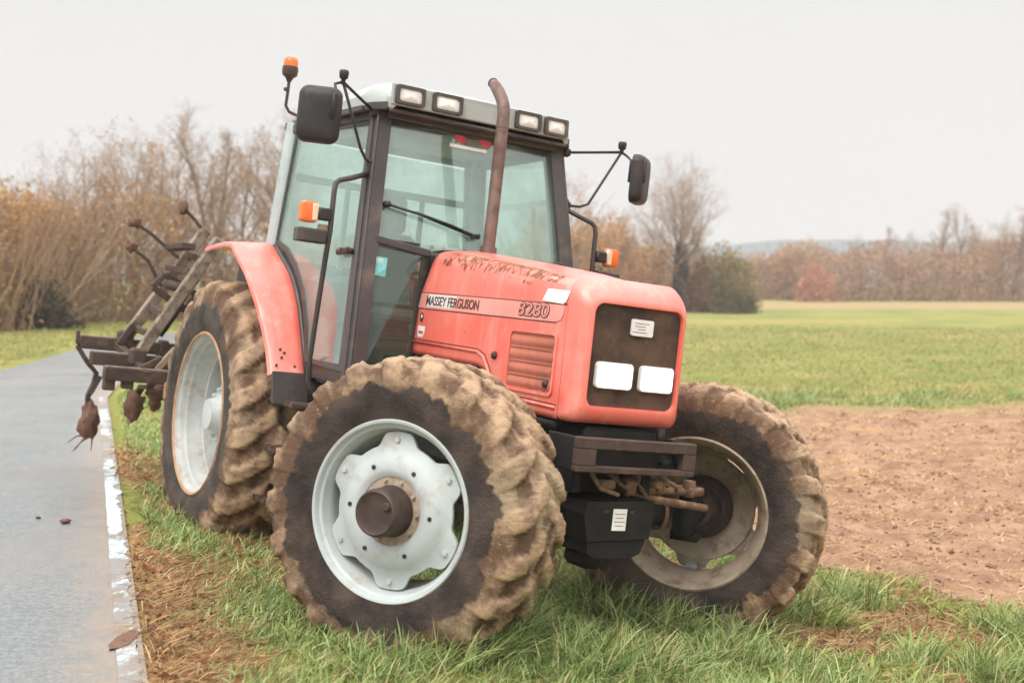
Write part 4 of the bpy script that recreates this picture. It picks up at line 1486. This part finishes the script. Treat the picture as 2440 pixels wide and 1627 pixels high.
# ------------------------------------------------------------------ trees
M['bark'] = dirty('grey_brown_bark', srgb(128, 108, 88), srgb(104, 110, 78), .4, 3, .9)
M['twig'] = dirty('winter_twigs', srgb(162, 134, 108), srgb(130, 110, 92), .3, 2, .9)
leafm = attr_mat('dead_leaves', .8, .15, .35)
class Tree:
    def __init__(s, seed, h, spread=.5, limbs=13, first=.22, lift=.35, leaves=0, twigs=5, r0=None, th=.92, top=.62, e0=25, e1=62):
        s.r = random.Random(seed)
        s.h = h
        s.seg = {0: [], 1: []}
        s.tips = []
        r0 = r0 or h * .020
        p, d = Vector((0, 0, -.2)), Vector((s.r.uniform(-.05, .05), s.r.uniform(-.05, .05), 1)).normalized()
        n = 12
        trunk = [(p.copy(), r0 * 1.25)]
        for i in range(n):
            d = (d + Vector((s.r.gauss(0, .06), s.r.gauss(0, .06), .05))).normalized()
            p = p + d * h * th / n
            trunk.append((p.copy(), r0 * (1 - .93 * ((i + 1) / n) ** .9)))
        for a, b in zip(trunk, trunk[1:]):
            s.seg[0].append((a[0], b[0], a[1], b[1], 7))
        az = s.r.uniform(0, 6)
        for k in range(limbs):
            t = lerp(first, .97, (k + s.r.uniform(-.3, .3)) / limbs if k else 0)
            t = min(.98, max(first, t))
            i = min(n - 1, int(t * n))
            q = trunk[i][0].lerp(trunk[i + 1][0], t * n - i)
            az += 2.4 + s.r.uniform(-.4, .4)
            el = lerp(R_(e0), R_(e1), t) + s.r.uniform(-.2, .2) + lift * .3
            dd = Vector((math.cos(az) * math.cos(el), math.sin(az) * math.cos(el), math.sin(el)))
            ln = h * spread * (1.0 - top * max(0, (t - .35) / .65) ** 1.2) * s.r.uniform(.75, 1.1)
            s.branch(q, dd, ln, trunk[i][1] * .55, 1, twigs)
        s.leaf = leaves
    def branch(s, p, d, ln, r, lv, tw):
        n = {1: 6, 2: 4, 3: 3, 4: 2}[lv]
        rad = max(r, .004 if lv > 2 else .008)
        pts = [(p.copy(), rad)]
        for i in range(n):
            d = (d + Vector((s.r.gauss(0, .16), s.r.gauss(0, .16), s.r.gauss(.07, .12)))).normalized()
            p = p + d * ln / n
            pts.append((p.copy(), rad * (1 - .8 * (i + 1) / n)))
        for a, b in zip(pts, pts[1:]):
            s.seg[0 if lv == 1 else 1].append((a[0], b[0], a[1], b[1], 5 if lv == 1 else 3))
        if lv >= 3:
            s.tips.append(p.copy())
        if lv < 4:
            c = {1: 9, 2: 6, 3: tw}[lv]
            for k in range(c):
                t = s.r.uniform(.22, 1)
                i = min(n - 1, int(t * n))
                q = pts[i][0].lerp(pts[i + 1][0], t * n - i)
                dd = (d * .75 + Vector((s.r.gauss(0, .65), s.r.gauss(0, .65), s.r.gauss(.18, .5)))).normalized()
                s.branch(q, dd, ln * s.r.uniform(.32, .58), pts[i][1] * .55, lv + 1, tw)
    def mesh(s, lv, name, mat, leafmat=None, leafcols=None):
        V, F, col = [], [], []
        for k in (7, 5, 3):
            S = [q for q in s.seg[lv] if q[4] == k]
            if not S:
                continue
            A = np.array([q[0] for q in S]); B = np.array([q[1] for q in S])
            ra = np.array([q[2] for q in S]); rb = np.array([q[3] for q in S])
            D = B - A
            D /= np.linalg.norm(D, axis=1)[:, None] + 1e-9
            U = np.cross(D, np.where(np.abs(D[:, 2:3]) < .9, np.array([[0, 0, 1.]]), np.array([[1., 0, 0]])))
            U /= np.linalg.norm(U, axis=1)[:, None] + 1e-9
            W = np.cross(D, U)
            ang = 2 * np.pi * np.arange(k) / k
            ring = U[:, None] * np.cos(ang)[None, :, None] + W[:, None] * np.sin(ang)[None, :, None]
            P = np.concatenate([A[:, None] + ring * ra[:, None, None], B[:, None] + ring * rb[:, None, None]], 1)
            base = sum(len(v) for v in V)
            V.append(P.reshape(-1, 3))
            j = np.arange(k)
            f = np.stack([j, (j + 1) % k, (j + 1) % k + k, j + k], 1)
            F.append((f[None] + (np.arange(len(S)) * 2 * k)[:, None, None]).reshape(-1, 4) + base)
        nb = sum(len(f) for f in F)
        if leafmat and s.leaf:
            rg = np.random.default_rng(int(s.h * 1000))
            tips = np.array(s.tips)
            cl = vnoise(tips[:, 0] * 1.0 + tips[:, 2], tips[:, 1] + tips[:, 2] * .6, .8, 2)
            pr = np.clip((cl - .42) * 5, .02, 1)
            c = tips[rg.choice(len(tips), s.leaf, p=pr / pr.sum())] + rg.normal(0, .09, (s.leaf, 3))
            a, b = rg.normal(0, 1, (s.leaf, 3)), rg.normal(0, 1, (s.leaf, 3))
            a /= np.linalg.norm(a, axis=1)[:, None]
            b -= a * (a * b).sum(1)[:, None]
            b /= np.linalg.norm(b, axis=1)[:, None]
            sz = rg.uniform(.03, .065, (s.leaf, 1))
            P = np.stack([c - a * sz, c + b * sz * .7, c + a * sz, c - b * sz * .7], 1)
            base = sum(len(v) for v in V)
            V.append(P.reshape(-1, 3))
            F.append(np.arange(s.leaf * 4).reshape(-1, 4) + base)
            lc = np.array(leafcols)[rg.integers(0, len(leafcols), s.leaf)] * rg.uniform(.75, 1.25, (s.leaf, 1))
            col = np.concatenate([np.zeros((base, 3)), np.repeat(lc, 4, 0)])
        V, F = np.concatenate(V), np.concatenate(F)
        o = fast_mesh(name, V, F, col if len(col) else None, M[mat])
        if len(col):
            o.data.materials.append(leafmat)
            mi = np.zeros(len(F), np.int32)
            mi[nb:] = 1
            o.data.polygons.foreach_set('material_index', mi)
        return o

BR = [srgb(166, 120, 80), srgb(186, 138, 94), srgb(146, 104, 72), srgb(196, 154, 110)]
GRB = [srgb(120, 112, 70), srgb(150, 126, 80)]
def make_tree(name, t, leafcols=None):
    root = empty(name)
    o = t.mesh(0, 'trunk', 'bark'); o.parent = root
    o = t.mesh(1, 'crown', 'twig', leafm, leafcols); o.parent = root
    return root
protos = [make_tree('bare_tree', Tree(11, 8, .42, 13, .2, .3, 900, 4), BR),
          make_tree('bare_tree', Tree(12, 8, .34, 14, .25, .55, 500, 4), BR),
          make_tree('bare_tree', Tree(13, 8, .50, 12, .15, .25, 1700, 4), BR),
          make_tree('bare_tree', Tree(14, 8, .26, 15, .3, .8, 120, 4), GRB)]
used = set()
def at(px, Y):
    return (px - 1220) / 2991.67 * Y
def plant(k, px, Y, h, label, group, rot=None):
    p = protos[k]
    o = p if k not in used else copy_tree(p)
    used.add(k)
    x = at(px, Y)
    o.location = (x, Y, float(gz(x, Y)))
    o.scale = (h / 8,) * 3
    o.rotation_euler = (0, 0, rot if rot is not None else random.uniform(0, 6))
    return tag(o, label, 'tree', group)
wood = 'bare trees of the roadside wood'
LW = 'leafless brown twigged tree of the roadside wood left of the tractor'
for k, px, Y, h in ((2, -40, 37, 5.2), (0, 60, 43, 5.6), (2, 130, 41, 5.4), (0, 205, 44, 7.4), (1, 262, 49, 7.6), (2, 320, 46, 7.6), (0, 378, 52, 8.6), (1, 430, 48, 7.9),
                    (1, 490, 50, 9.6), (3, 520, 46, 9.0), (0, 580, 53, 8.9), (3, 628, 49, 9.4), (1, 668, 52, 9.8), (2, 700, 50, 7.0)):
    plant(k, px, Y, h * .86, LW, wood)
hw = 'bare trees of the hedge right of the cab'
for k, px, Y, h, lb in ((2, 1352, 74, 7.8, 'russet leafless tree close behind the right cab mirror'), (0, 1420, 79, 6.6, 'low russet tree in the hedge behind the indicator of the far rail'),
                        (2, 1490, 82, 6.3, 'low brown tree in the hedge just left of the tall ivy clad tree'), (0, 1560, 88, 6.2, 'small brown tree leaning against the trunk of the tall ivy clad tree')):
    plant(k, px, Y, h, lb, hw)
FW = 'hazy leafless tree rising above the far wood across the field'
fwg = 'bare trees of the far wood'
for k, px, Y, h in ((3, 2110, 128, 8.2), (1, 2170, 132, 7.0), (3, 2228, 127, 10.0), (1, 2285, 130, 9.8), (3, 2330, 134, 8.8), (0, 2385, 126, 8.4), (3, 2412, 124, 10.4), (1, 2452, 129, 9.6), (0, 2030, 135, 6.8), (2, 1960, 133, 5.6), (2, 2150, 131, 6.2), (2, 2360, 131, 6.4)):
    plant(k, px, Y, h, FW, fwg)

# the tall single tree with an ivy-clad trunk
bt = Tree(21, 9.6, .46, 34, .38, .1, 60, 6, .24, .68, .22, 18, 62)
big = make_tree('field_tree', bt, GRB)
x, Y = at(1622, 85), 85
big.location = (x, Y, float(gz(x, Y)))
tag(big, 'tall round crowned bare tree with dark ivy on its trunk beyond the green field', 'tree')
def leaf_cloud(name, n, gen, size, cols, mat=leafm, seed=1, flat=0.):
    """n leaf-sized faces at the points gen(rng, n); colours by clump"""
    rg = np.random.default_rng(seed)
    c = gen(rg, n)
    n = len(c)
    a, b = rg.normal(0, 1, (n, 3)), rg.normal(0, 1, (n, 3))
    a[:, 2] *= 1 - flat
    a /= np.linalg.norm(a, axis=1)[:, None]
    b -= a * (a * b).sum(1)[:, None]
    b /= np.linalg.norm(b, axis=1)[:, None]
    sz = rg.uniform(size[0], size[1], (n, 1))
    P = np.stack([c - a * sz, c + b * sz * .55, c + a * sz, c - b * sz * .55], 1).reshape(-1, 3)
    cl = vnoise(c[:, 0] * .9 + c[:, 1] * .3, c[:, 2] * 1.3 + c[:, 1] * .4, .9, 3)
    cc = np.array(cols)
    t = np.clip((cl - .3) / .4, 0, .999) * (len(cc) - 1)
    i = t.astype(int)
    i2 = np.minimum(i + 1, len(cc) - 1)
    col = cc[i] * (1 - (t - i))[:, None] + cc[i2] * (t - i)[:, None]
    col = col * rg.uniform(.7, 1.3, (n, 1))
    return fast_mesh(name, P, np.arange(n * 4).reshape(-1, 4), np.repeat(col, 4, 0), mat)
def ivy_gen(rg, n):
    z = rg.uniform(-.2, 4.6, n)
    r = (.75 - .09 * z) * rg.uniform(.4, 1.1, n) * (1 + .5 * (vnoise(z * 3, z, 1, 2) - .5))
    a = rg.uniform(0, 2 * np.pi, n)
    return np.stack([r * np.cos(a), r * np.sin(a), z], 1)
iv = leaf_cloud('ivy', 5000, ivy_gen, (.06, .13), [srgb(92, 70, 50), srgb(112, 88, 62), srgb(96, 92, 58)], seed=3)
iv.parent = big
def bush(name, px, Y, w_, h, d, cols, label, n, seed, size=(.07, .15)):
    x = at(px, Y)
    def gen(rg, n):
        v = rg.normal(0, 1, (n, 3))
        v /= np.linalg.norm(v, axis=1)[:, None]
        k = 1 + .55 * (vnoise(v[:, 0] * 2 + seed, v[:, 1] * 2 + v[:, 2] * 2.3, 1.2, 3) - .5)
        v = v * (rg.uniform(.15, 1, n) ** .4 * k)[:, None]
        v[:, 2] = np.abs(v[:, 2])
        return np.stack([v[:, 0] * w_ / 2, v[:, 1] * d / 2, v[:, 2] * h], 1)
    root = empty(name, (x, Y, float(gz(x, Y))))
    f = leaf_cloud('foliage', n, gen, size, cols, seed=seed); f.parent = root
    m = MB()
    r = random.Random(seed)
    for k in range(14):
        a, e = r.uniform(0, 2 * PI), r.uniform(.5, 1.4)
        p = [Vector((0, 0, -.1))]
        dd = Vector((math.cos(a) * math.cos(e) * w_ / h, math.sin(a) * math.cos(e), math.sin(e)))
        for i in range(4):
            p.append(p[-1] + (dd + Vector((r.gauss(0, .2), r.gauss(0, .2), r.gauss(0, .1)))) * h * .25)
        m.tube(p, [.05, .04, .03, .02, .01], 5)
    o = m.build('stem', 'bark', root)
    return tag(root, label, 'bush')
bush('bush', 1722, 84, 5.2, 4.4, 4, [srgb(126, 118, 76), srgb(148, 132, 88), srgb(168, 142, 100)], 'olive green bush at the foot of the tall ivy clad tree', 6500, 5)
bush('bush', 1748, 81, 3.0, 2.3, 3, [srgb(104, 96, 62), srgb(124, 110, 72)], 'dark low bush at the field edge in front of the olive one', 3500, 6)
bush('bush', 1668, 83, 2.2, 3.4, 2.2, [srgb(120, 88, 62), srgb(144, 104, 74)], 'brown bramble bush against the ivy clad trunk', 2500, 9)
bush('bush', 1945, 122, 4.4, 4.0, 3, [srgb(190, 136, 108), srgb(198, 146, 116)], 'reddish shrub before the far wood', 1500, 7, (.1, .2))
bush('bush', 45, 37.5, 3.4, 1.6, 2, [srgb(78, 66, 46), srgb(100, 84, 58)], 'dark low bramble bush on the grass bank at the left photo edge', 2600, 8)

# thickets: masses nobody could count
def thicket(name, pts, hgt, depth, n, cols, size, seed, nst, stemr=.02):
    P = np.array(pts, float)
    Ls = np.concatenate([[0], np.cumsum(np.linalg.norm(np.diff(P, axis=0), axis=1))])
    def where(rg, n):
        t = rg.uniform(0, Ls[-1], n)
        x, y = np.interp(t, Ls, P[:, 0]), np.interp(t, Ls, P[:, 1])
        o = rg.uniform(-.5, .5, n) * depth
        return t, x + rg.normal(0, .3, n), y + o
    def hh(t):
        hs_ = np.interp(t / Ls[-1], np.linspace(0, 1, len(hgt)), hgt)
        return hs_ * (.55 + .9 * vnoise(t * .9, t * .3 + seed, .7, 3))
    def gen(rg, n):
        t, x, y = where(rg, n)
        z = hh(t) * 1.15 * rg.uniform(0, 1, n) ** 1.1
        return np.stack([x, y, gz(x, y, False) + z], 1)
    o = leaf_cloud(name, n, gen, size, cols, seed=seed)
    rg = np.random.default_rng(seed + 50)
    t, x, y = where(rg, nst)
    h = hh(t) * rg.uniform(.8, 1.35, nst)
    m = MB()
    g = gz(x, y, False)
    for i in range(nst):
        p = [Vector((x[i], y[i], g[i] - .1))]
        d = Vector((rg.normal(0, .25), rg.normal(0, .2), 1))
        for k in range(3):
            d = d + Vector((rg.normal(0, .16), rg.normal(0, .16), 0))
            p.append(p[-1] + d * h[i] / 3)
        m.tube(p, [stemr * 1.3, stemr, stemr * .7, stemr * .3], 4, 0, False, False)
    s_ = m.build(name + '_stems', 'twig')
    tag(o, kind='stuff')
    tag(s_, kind='stuff')
    return o
BROWN = [srgb(142, 112, 78), srgb(176, 138, 96), srgb(192, 152, 106), srgb(176, 150, 108)]
thicket('undergrowth', [(-19, 32), (-14.6, 35.5), (-15, 44), (-12.5, 47), (-8, 49), (-4, 52)], [3.0, 3.0, 3.4, 3.4, 3.0, 3.2], 5, 34000, BROWN, (.04, .11), 31, 900, .018)
thicket('hedgerow', [(-4, 52), (0, 62), (3, 74), (7.8, 83), (10.6, 87)], [2.2, 2.4, 5.2, 4.6, 4.0], 5, 26000, [srgb(150, 120, 80), srgb(196, 146, 100), srgb(208, 156, 108), srgb(172, 146, 100)], (.07, .17), 32, 320, .03)
thicket('woodland', [(24, 150), (30, 128), (44, 126), (62, 128), (90, 132)], [3.4, 4.2, 5.0, 5.2, 6.0], 8, 60000, [srgb(146, 112, 88), srgb(182, 142, 112), srgb(192, 150, 116), srgb(166, 142, 104)], (.09, .22), 33, 420, .05)
thicket('scrub', [(17, 150), (26, 165), (40, 170)], [3, 4, 4], 8, 14000, [srgb(150, 118, 92), srgb(170, 134, 104)], (.12, .26), 34, 120, .05)

# far hills
def ridge(name, Y, x0, x1, h, seed, col):
    m = MB()
    xs_ = np.linspace(x0, x1, 120)
    z = h * (.8 + .35 * (vnoise(xs_ * .006 + seed, xs_ * 0, 1, 3) - .5)) + h * .10 * (vnoise(xs_ * .08, xs_ * 0 + seed, 1, 3) - .5)
    rows = []
    for d, k in ((-120, 0), (-60, .45), (0, 1), (90, .8), (260, 0)):
        rows.append([(x, Y + d, -3 + zz * k) for x, zz in zip(xs_, z)])
    m.grid(rows)
    mt = Mat(name + '_hazed')
    mt.set(mt.mix(mt.ramp(mt.noise(.05, 8, .6), .35, .65), col, tuple(c * 1.25 for c in col)), .95, 0, .1)
    M[name] = mt.m
    return tag(m.build(name, name), kind='structure')
ridge('hills', 620, -700, 900, 27, 2, srgb(84, 98, 100))  # blue-grey base colour has distance haze put into it

# ------------------------------------------------------------------ grass, weeds, litter
bladem = attr_mat('grass_blades', .55, .3, .35)
TI = (T.matrix_world.inverted())
TIm = np.array(TI)
feet = [(fw.location.x, fw.location.y, SN, .30), (ffw.location.x, ffw.location.y, SF, .30), (0, -.895, 0, .34), (0, .895, 0, .34)]
def under_tyre(x, y, z, pad=0.):
    P = np.stack([x, y, z, np.ones_like(x)], 1) @ TIm.T
    bad = np.zeros(len(x), bool)
    for fx, fy, a, lw in feet:
        dx, dy = P[:, 0] - fx, P[:, 1] - fy
        u, v = dx * math.cos(a) + dy * math.sin(a), -dx * math.sin(a) + dy * math.cos(a)
        bad |= (np.abs(u) < lw + pad) & (np.abs(v) < .25 + pad)
    return bad
def scatter(n, d0, d1, pw, ang=31, seed=0):
    rg = np.random.default_rng(seed)
    e = 2 - pw
    d = (d0 ** e + rg.random(n) * (d1 ** e - d0 ** e)) ** (1 / e)
    a = np.radians(rg.uniform(-ang, ang, n))
    return rg, d * np.sin(a), d * np.cos(a), d
def blades(name, rg, x, y, h, wd, col, lean=.55, mat=bladem, curl=.6):
    n = len(x)
    z = gz(x, y) - .01
    az = rg.uniform(0, 2 * np.pi, n)
    az = np.where(rg.random(n) < .55, rg.normal(.5, .9, n), az)
    ln = np.abs(rg.normal(lean, .28, n))
    dx, dy = np.cos(az), np.sin(az)
    fa = rg.uniform(0, 2 * np.pi, n)
    wx, wy = np.cos(fa) * wd / 2, np.sin(fa) * wd / 2
    P = []
    for t, k in ((0, 1.), (.4, .9), (.75, .6)):
        off = h * (ln * t + curl * ln * t * t)
        zz = z + h * t * (1 - .38 * ln * t)
        P.append(np.stack([x + dx * off - wx * k, y + dy * off - wy * k, zz], 1))
        P.append(np.stack([x + dx * off + wx * k, y + dy * off + wy * k, zz], 1))
    off = h * (ln + curl * ln)
    tip = np.stack([x + dx * off, y + dy * off, z + h * np.maximum(.12, 1 - .45 * ln)], 1)
    P += [tip - np.stack([wx, wy, wx * 0], 1) * .08, tip + np.stack([wx, wy, wx * 0], 1) * .08]
    V = np.stack(P, 1).reshape(-1, 3)
    b = (np.arange(n) * 8)[:, None]
    F = np.concatenate([b + np.array([[0, 1, 3, 2]]), b + np.array([[2, 3, 5, 4]]), b + np.array([[4, 5, 7, 6]])])
    cc = np.repeat(col[:, None], 8, 1) * np.array([.62, .62, .9, .9, 1.05, 1.05, 1.15, 1.15])[None, :, None] ** .0
    return tag(fast_mesh(name, V, F, cc.reshape(-1, 3), mat), kind='stuff')
def pick(rg, n, cols, p):
    return np.array(cols)[rg.choice(len(cols), n, p=p)] * rg.uniform(.8, 1.2, (n, 1))

GREEN = [srgb(120, 138, 74), srgb(148, 170, 100), srgb(178, 196, 134), srgb(94, 102, 54), srgb(204, 190, 140)]
# green verge grass
rg, x, y, d = scatter(420000, 3.2, 30, 1.7, seed=71)
s, l = side(x, y)
so, dr, st_ = weights(x, y)
g = gz(x, y)
keep = (s > .12) & (so < .35) & (rg.random(len(x)) > dr * .95) & ~under_tyre(x, y, g, .0) & (y < 24)
tall = np.maximum(sst(.40, .62, vnoise(x, y, 1.7, 3)), under_tyre(x, y, g, .30) * 1.0) * (1 - .6 * dr)
keep &= rg.random(len(x)) < .22 + .78 * sst(.34, .56, vnoise(x + 9, y, 2.6, 3))
x, y, d, s, tall = x[keep], y[keep], d[keep], s[keep], tall[keep]
h = (.08 + .15 * tall * sst(.6, 1.5, s)) * rg.uniform(.55, 1.35, len(x)) * (1 + .2 * sst(10, 25, d))
h = h * lerp(1, .75, sst(8, 14, y))
blades('grass', rg, x, y, h, (.0045 + .0005 * d) * rg.uniform(.7, 1.4, len(x)), pick(rg, len(x), GREEN, [.25, .27, .2, .15, .13]))
# flattened dead grass by the road edge and in the churned corner
rg, x, y, d = scatter(200000, 3.2, 16, 1.7, seed=72)
s, l = side(x, y)
so, dr, st_ = weights(x, y)
keep = (s > .0) & (so < .6) & (rg.random(len(x)) < dr * .8 + .05) & ~under_tyre(x, y, gz(x, y), .0)
x, y, d = x[keep], y[keep], d[keep]
DEAD = [srgb(194, 156, 110), srgb(160, 122, 82), srgb(124, 92, 62), srgb(212, 182, 138), srgb(146, 146, 82)]
blades('dead_grass', rg, x, y, rg.uniform(.03, .09, len(x)), (.005 + .0004 * d) * rg.uniform(.6, 1.5, len(x)), pick(rg, len(x), DEAD, [.3, .27, .2, .13, .10]), 1.3, bladem, .9)
# broad-leaved weeds along the edge of the tilled strip
rg, x, y, d = scatter(60000, 4.5, 16, 1.5, seed=73)
s, l = side(x, y)
so, dr, st_ = weights(x, y)
cl = vnoise(x, y, 1.6, 3)
keep = (s > 2.7) & (so < .5) & (cl > .50) & ~under_tyre(x, y, gz(x, y), .0)
x, y, d = x[keep], y[keep], d[keep]
blades('weeds', rg, x, y, rg.uniform(.05, .15, len(x)), rg.uniform(.012, .03, len(x)), pick(rg, len(x), [srgb(140, 152, 72), srgb(166, 170, 92), srgb(112, 124, 58), srgb(180, 160, 100)], [.35, .25, .25, .15]), .8, bladem, .6)
# short field grass beyond the tilled strip, and the bank left of the road
rg, x, y, d = scatter(90000, 17, 60, 1.3, seed=74)
s, l = side(x, y)
so, dr, st_ = weights(x, y)
keep = ((s > .3) | (l > .3)) & (so < .4) & ((y > 21) | (l > .3))
x, y, d = x[keep], y[keep], d[keep]
FG = [srgb(140, 142, 80), srgb(162, 156, 96), srgb(122, 128, 70), srgb(194, 170, 114)]
blades('field_grass', rg, x, y, rg.uniform(.05, .12, len(x)), .006 + .0007 * d, pick(rg, len(x), FG, [.35, .3, .2, .15]), .7, bladem, .5)
# straw and stubble on the tilled strip
rg, x, y, d = scatter(130000, 6.5, 26, 1.2, seed=75)
so, dr, st_ = weights(x, y)
keep = (so > .4) & (rg.random(len(x)) < .2 + sst(.42, .62, vnoise(x, y, .7, 3)))
x, y, d = x[keep], y[keep], d[keep]
blades('straw', rg, x, y, rg.uniform(.02, .07, len(x)), .006 + .0005 * d, pick(rg, len(x), [srgb(206, 172, 126), srgb(176, 138, 96), srgb(226, 200, 156)], [.4, .4, .2]), 1.6, bladem, .8)
# soil clods
def clods(name, n, d0, d1, seed, cond, size, cols):
    rg, x, y, d = scatter(n, d0, d1, 1.3, seed=seed)
    k = cond(x, y, rg) & ~under_tyre(x, y, gz(x, y), .0)
    x, y = x[k], y[k]
    n = len(x)
    ico = np.array([(0, 0, 1), (1, 0, 0), (0, 1, 0), (-1, 0, 0), (0, -1, 0), (0, 0, -1)], float)
    f = np.array([(0, 1, 2, 2), (0, 2, 3, 3), (0, 3, 4, 4), (0, 4, 1, 1), (5, 2, 1, 1), (5, 3, 2, 2), (5, 4, 3, 3), (5, 1, 4, 4)])[:, :3]
    r = rg.uniform(*size, n) * rg.uniform(.5, 1, n)
    V = ico[None] * r[:, None, None] * rg.uniform(.55, 1.35, (n, 6, 3)) + rg.normal(0, .25, (n, 6, 3)) * r[:, None, None]
    V[:, :, 2] *= .7
    V += np.stack([x, y, gz(x, y) + r * .15], 1)[:, None]
    F = (f[None] + (np.arange(n) * 6)[:, None, None]).reshape(-1, 3)
    c = np.repeat(pick(rg, n, cols, np.ones(len(cols)) / len(cols)), 6, 0)
    return tag(fast_mesh(name, V.reshape(-1, 3), F, c, attr_mat(name + '_earth', .95, .1), True), kind='stuff')
clods('soil_clods', 22000, 6.5, 26, 81, lambda x, y, r: soil_mask(x, y) > .35, (.008, .03), [srgb(156, 122, 98), srgb(124, 94, 74), srgb(180, 148, 122)])
clods('mud_crumbs', 50000, 3.2, 14, 82, lambda x, y, r: (side(x, y)[0] > -.03) & (r.random(len(x)) < np.maximum(weights(x, y)[1] * .5, (soil_mask(x, y) > .03) * (soil_mask(x, y) < .97) * 1.)), (.006, .03), [srgb(124, 92, 66), srgb(150, 112, 80), srgb(100, 72, 54)])
# fallen leaves on the dead grass
def leaves_on(rg, n):
    x, y = rg.uniform(-6, 5, n), rg.uniform(3.4, 13, n)
    so, dr, st_ = weights(x, y)
    k = (rg.random(n) < dr * .9) & (side(x, y)[0] > -.1)
    x, y = x[k], y[k]
    return np.stack([x, y, gz(x, y) + .02 + rg.uniform(0, .02, len(x))], 1)
tag(leaf_cloud('fallen_leaves', 16000, leaves_on, (.012, .03), [srgb(140, 92, 58), srgb(176, 124, 80), srgb(110, 74, 52)], seed=83, flat=.8), kind='stuff')

# single lumps of mud dropped on the road
for px, py, r, lb in ((148, 1254, .028, 'brown mud clod dropped on the grey asphalt'), (82, 1243, .014, 'tiny dark mud crumb on the asphalt left of the larger clod')):
    dist = EYE * 2991.67 / (py - 665)
    m = MB()
    clod(m, (0, 0, r * .4), r, px, (1.2, 1, .6), 8)
    o = m.build('mud_clod', 'mud', None, None, (at(px, dist), dist, .014))
    tag(o, lb, 'mud clod', 'mud clods on the road')
m = MB()
dist = EYE * 2991.67 / (1537 - 665)
pts = [(.045 * (1 + .3 * noise.noise((math.cos(a) * 4, math.sin(a) * 4, 4))) * math.cos(a), .15 * (1 + .3 * noise.noise((math.cos(a) * 4, math.sin(a) * 4, 9))) * math.sin(a)) for a in np.linspace(0, 2 * PI, 40)[:-1]]
m.prism(pts, lambda u, v, d: (u, v, d), .002)
o = m.build('mud_patch', 'mud', None, None, (at(284, dist), dist, .008))
tag(o, 'reddish brown mud patch squashed onto the worn white line at the bottom of the picture', 'mud patch')

# ------------------------------------------------------------------ damp winter air
m = MB()
m.box((0, 460, 16), (1900, 1000, 44), bev=.0001)
hm = bpy.data.materials.new('winter_haze')
hm.use_nodes = True
hm.node_tree.nodes.remove(hm.node_tree.nodes['Principled BSDF'])
hv = hm.node_tree.nodes.new('ShaderNodeVolumePrincipled')
hv.inputs['Color'].default_value = (.97, .955, .94, 1)
hv.inputs['Density'].default_value = .0013
hm.node_tree.links.new(hv.outputs[0], hm.node_tree.nodes['Material Output'].inputs['Volume'])
M['haze'] = hm
hz = m.build('haze', 'haze')
hz['kind'] = 'stuff'
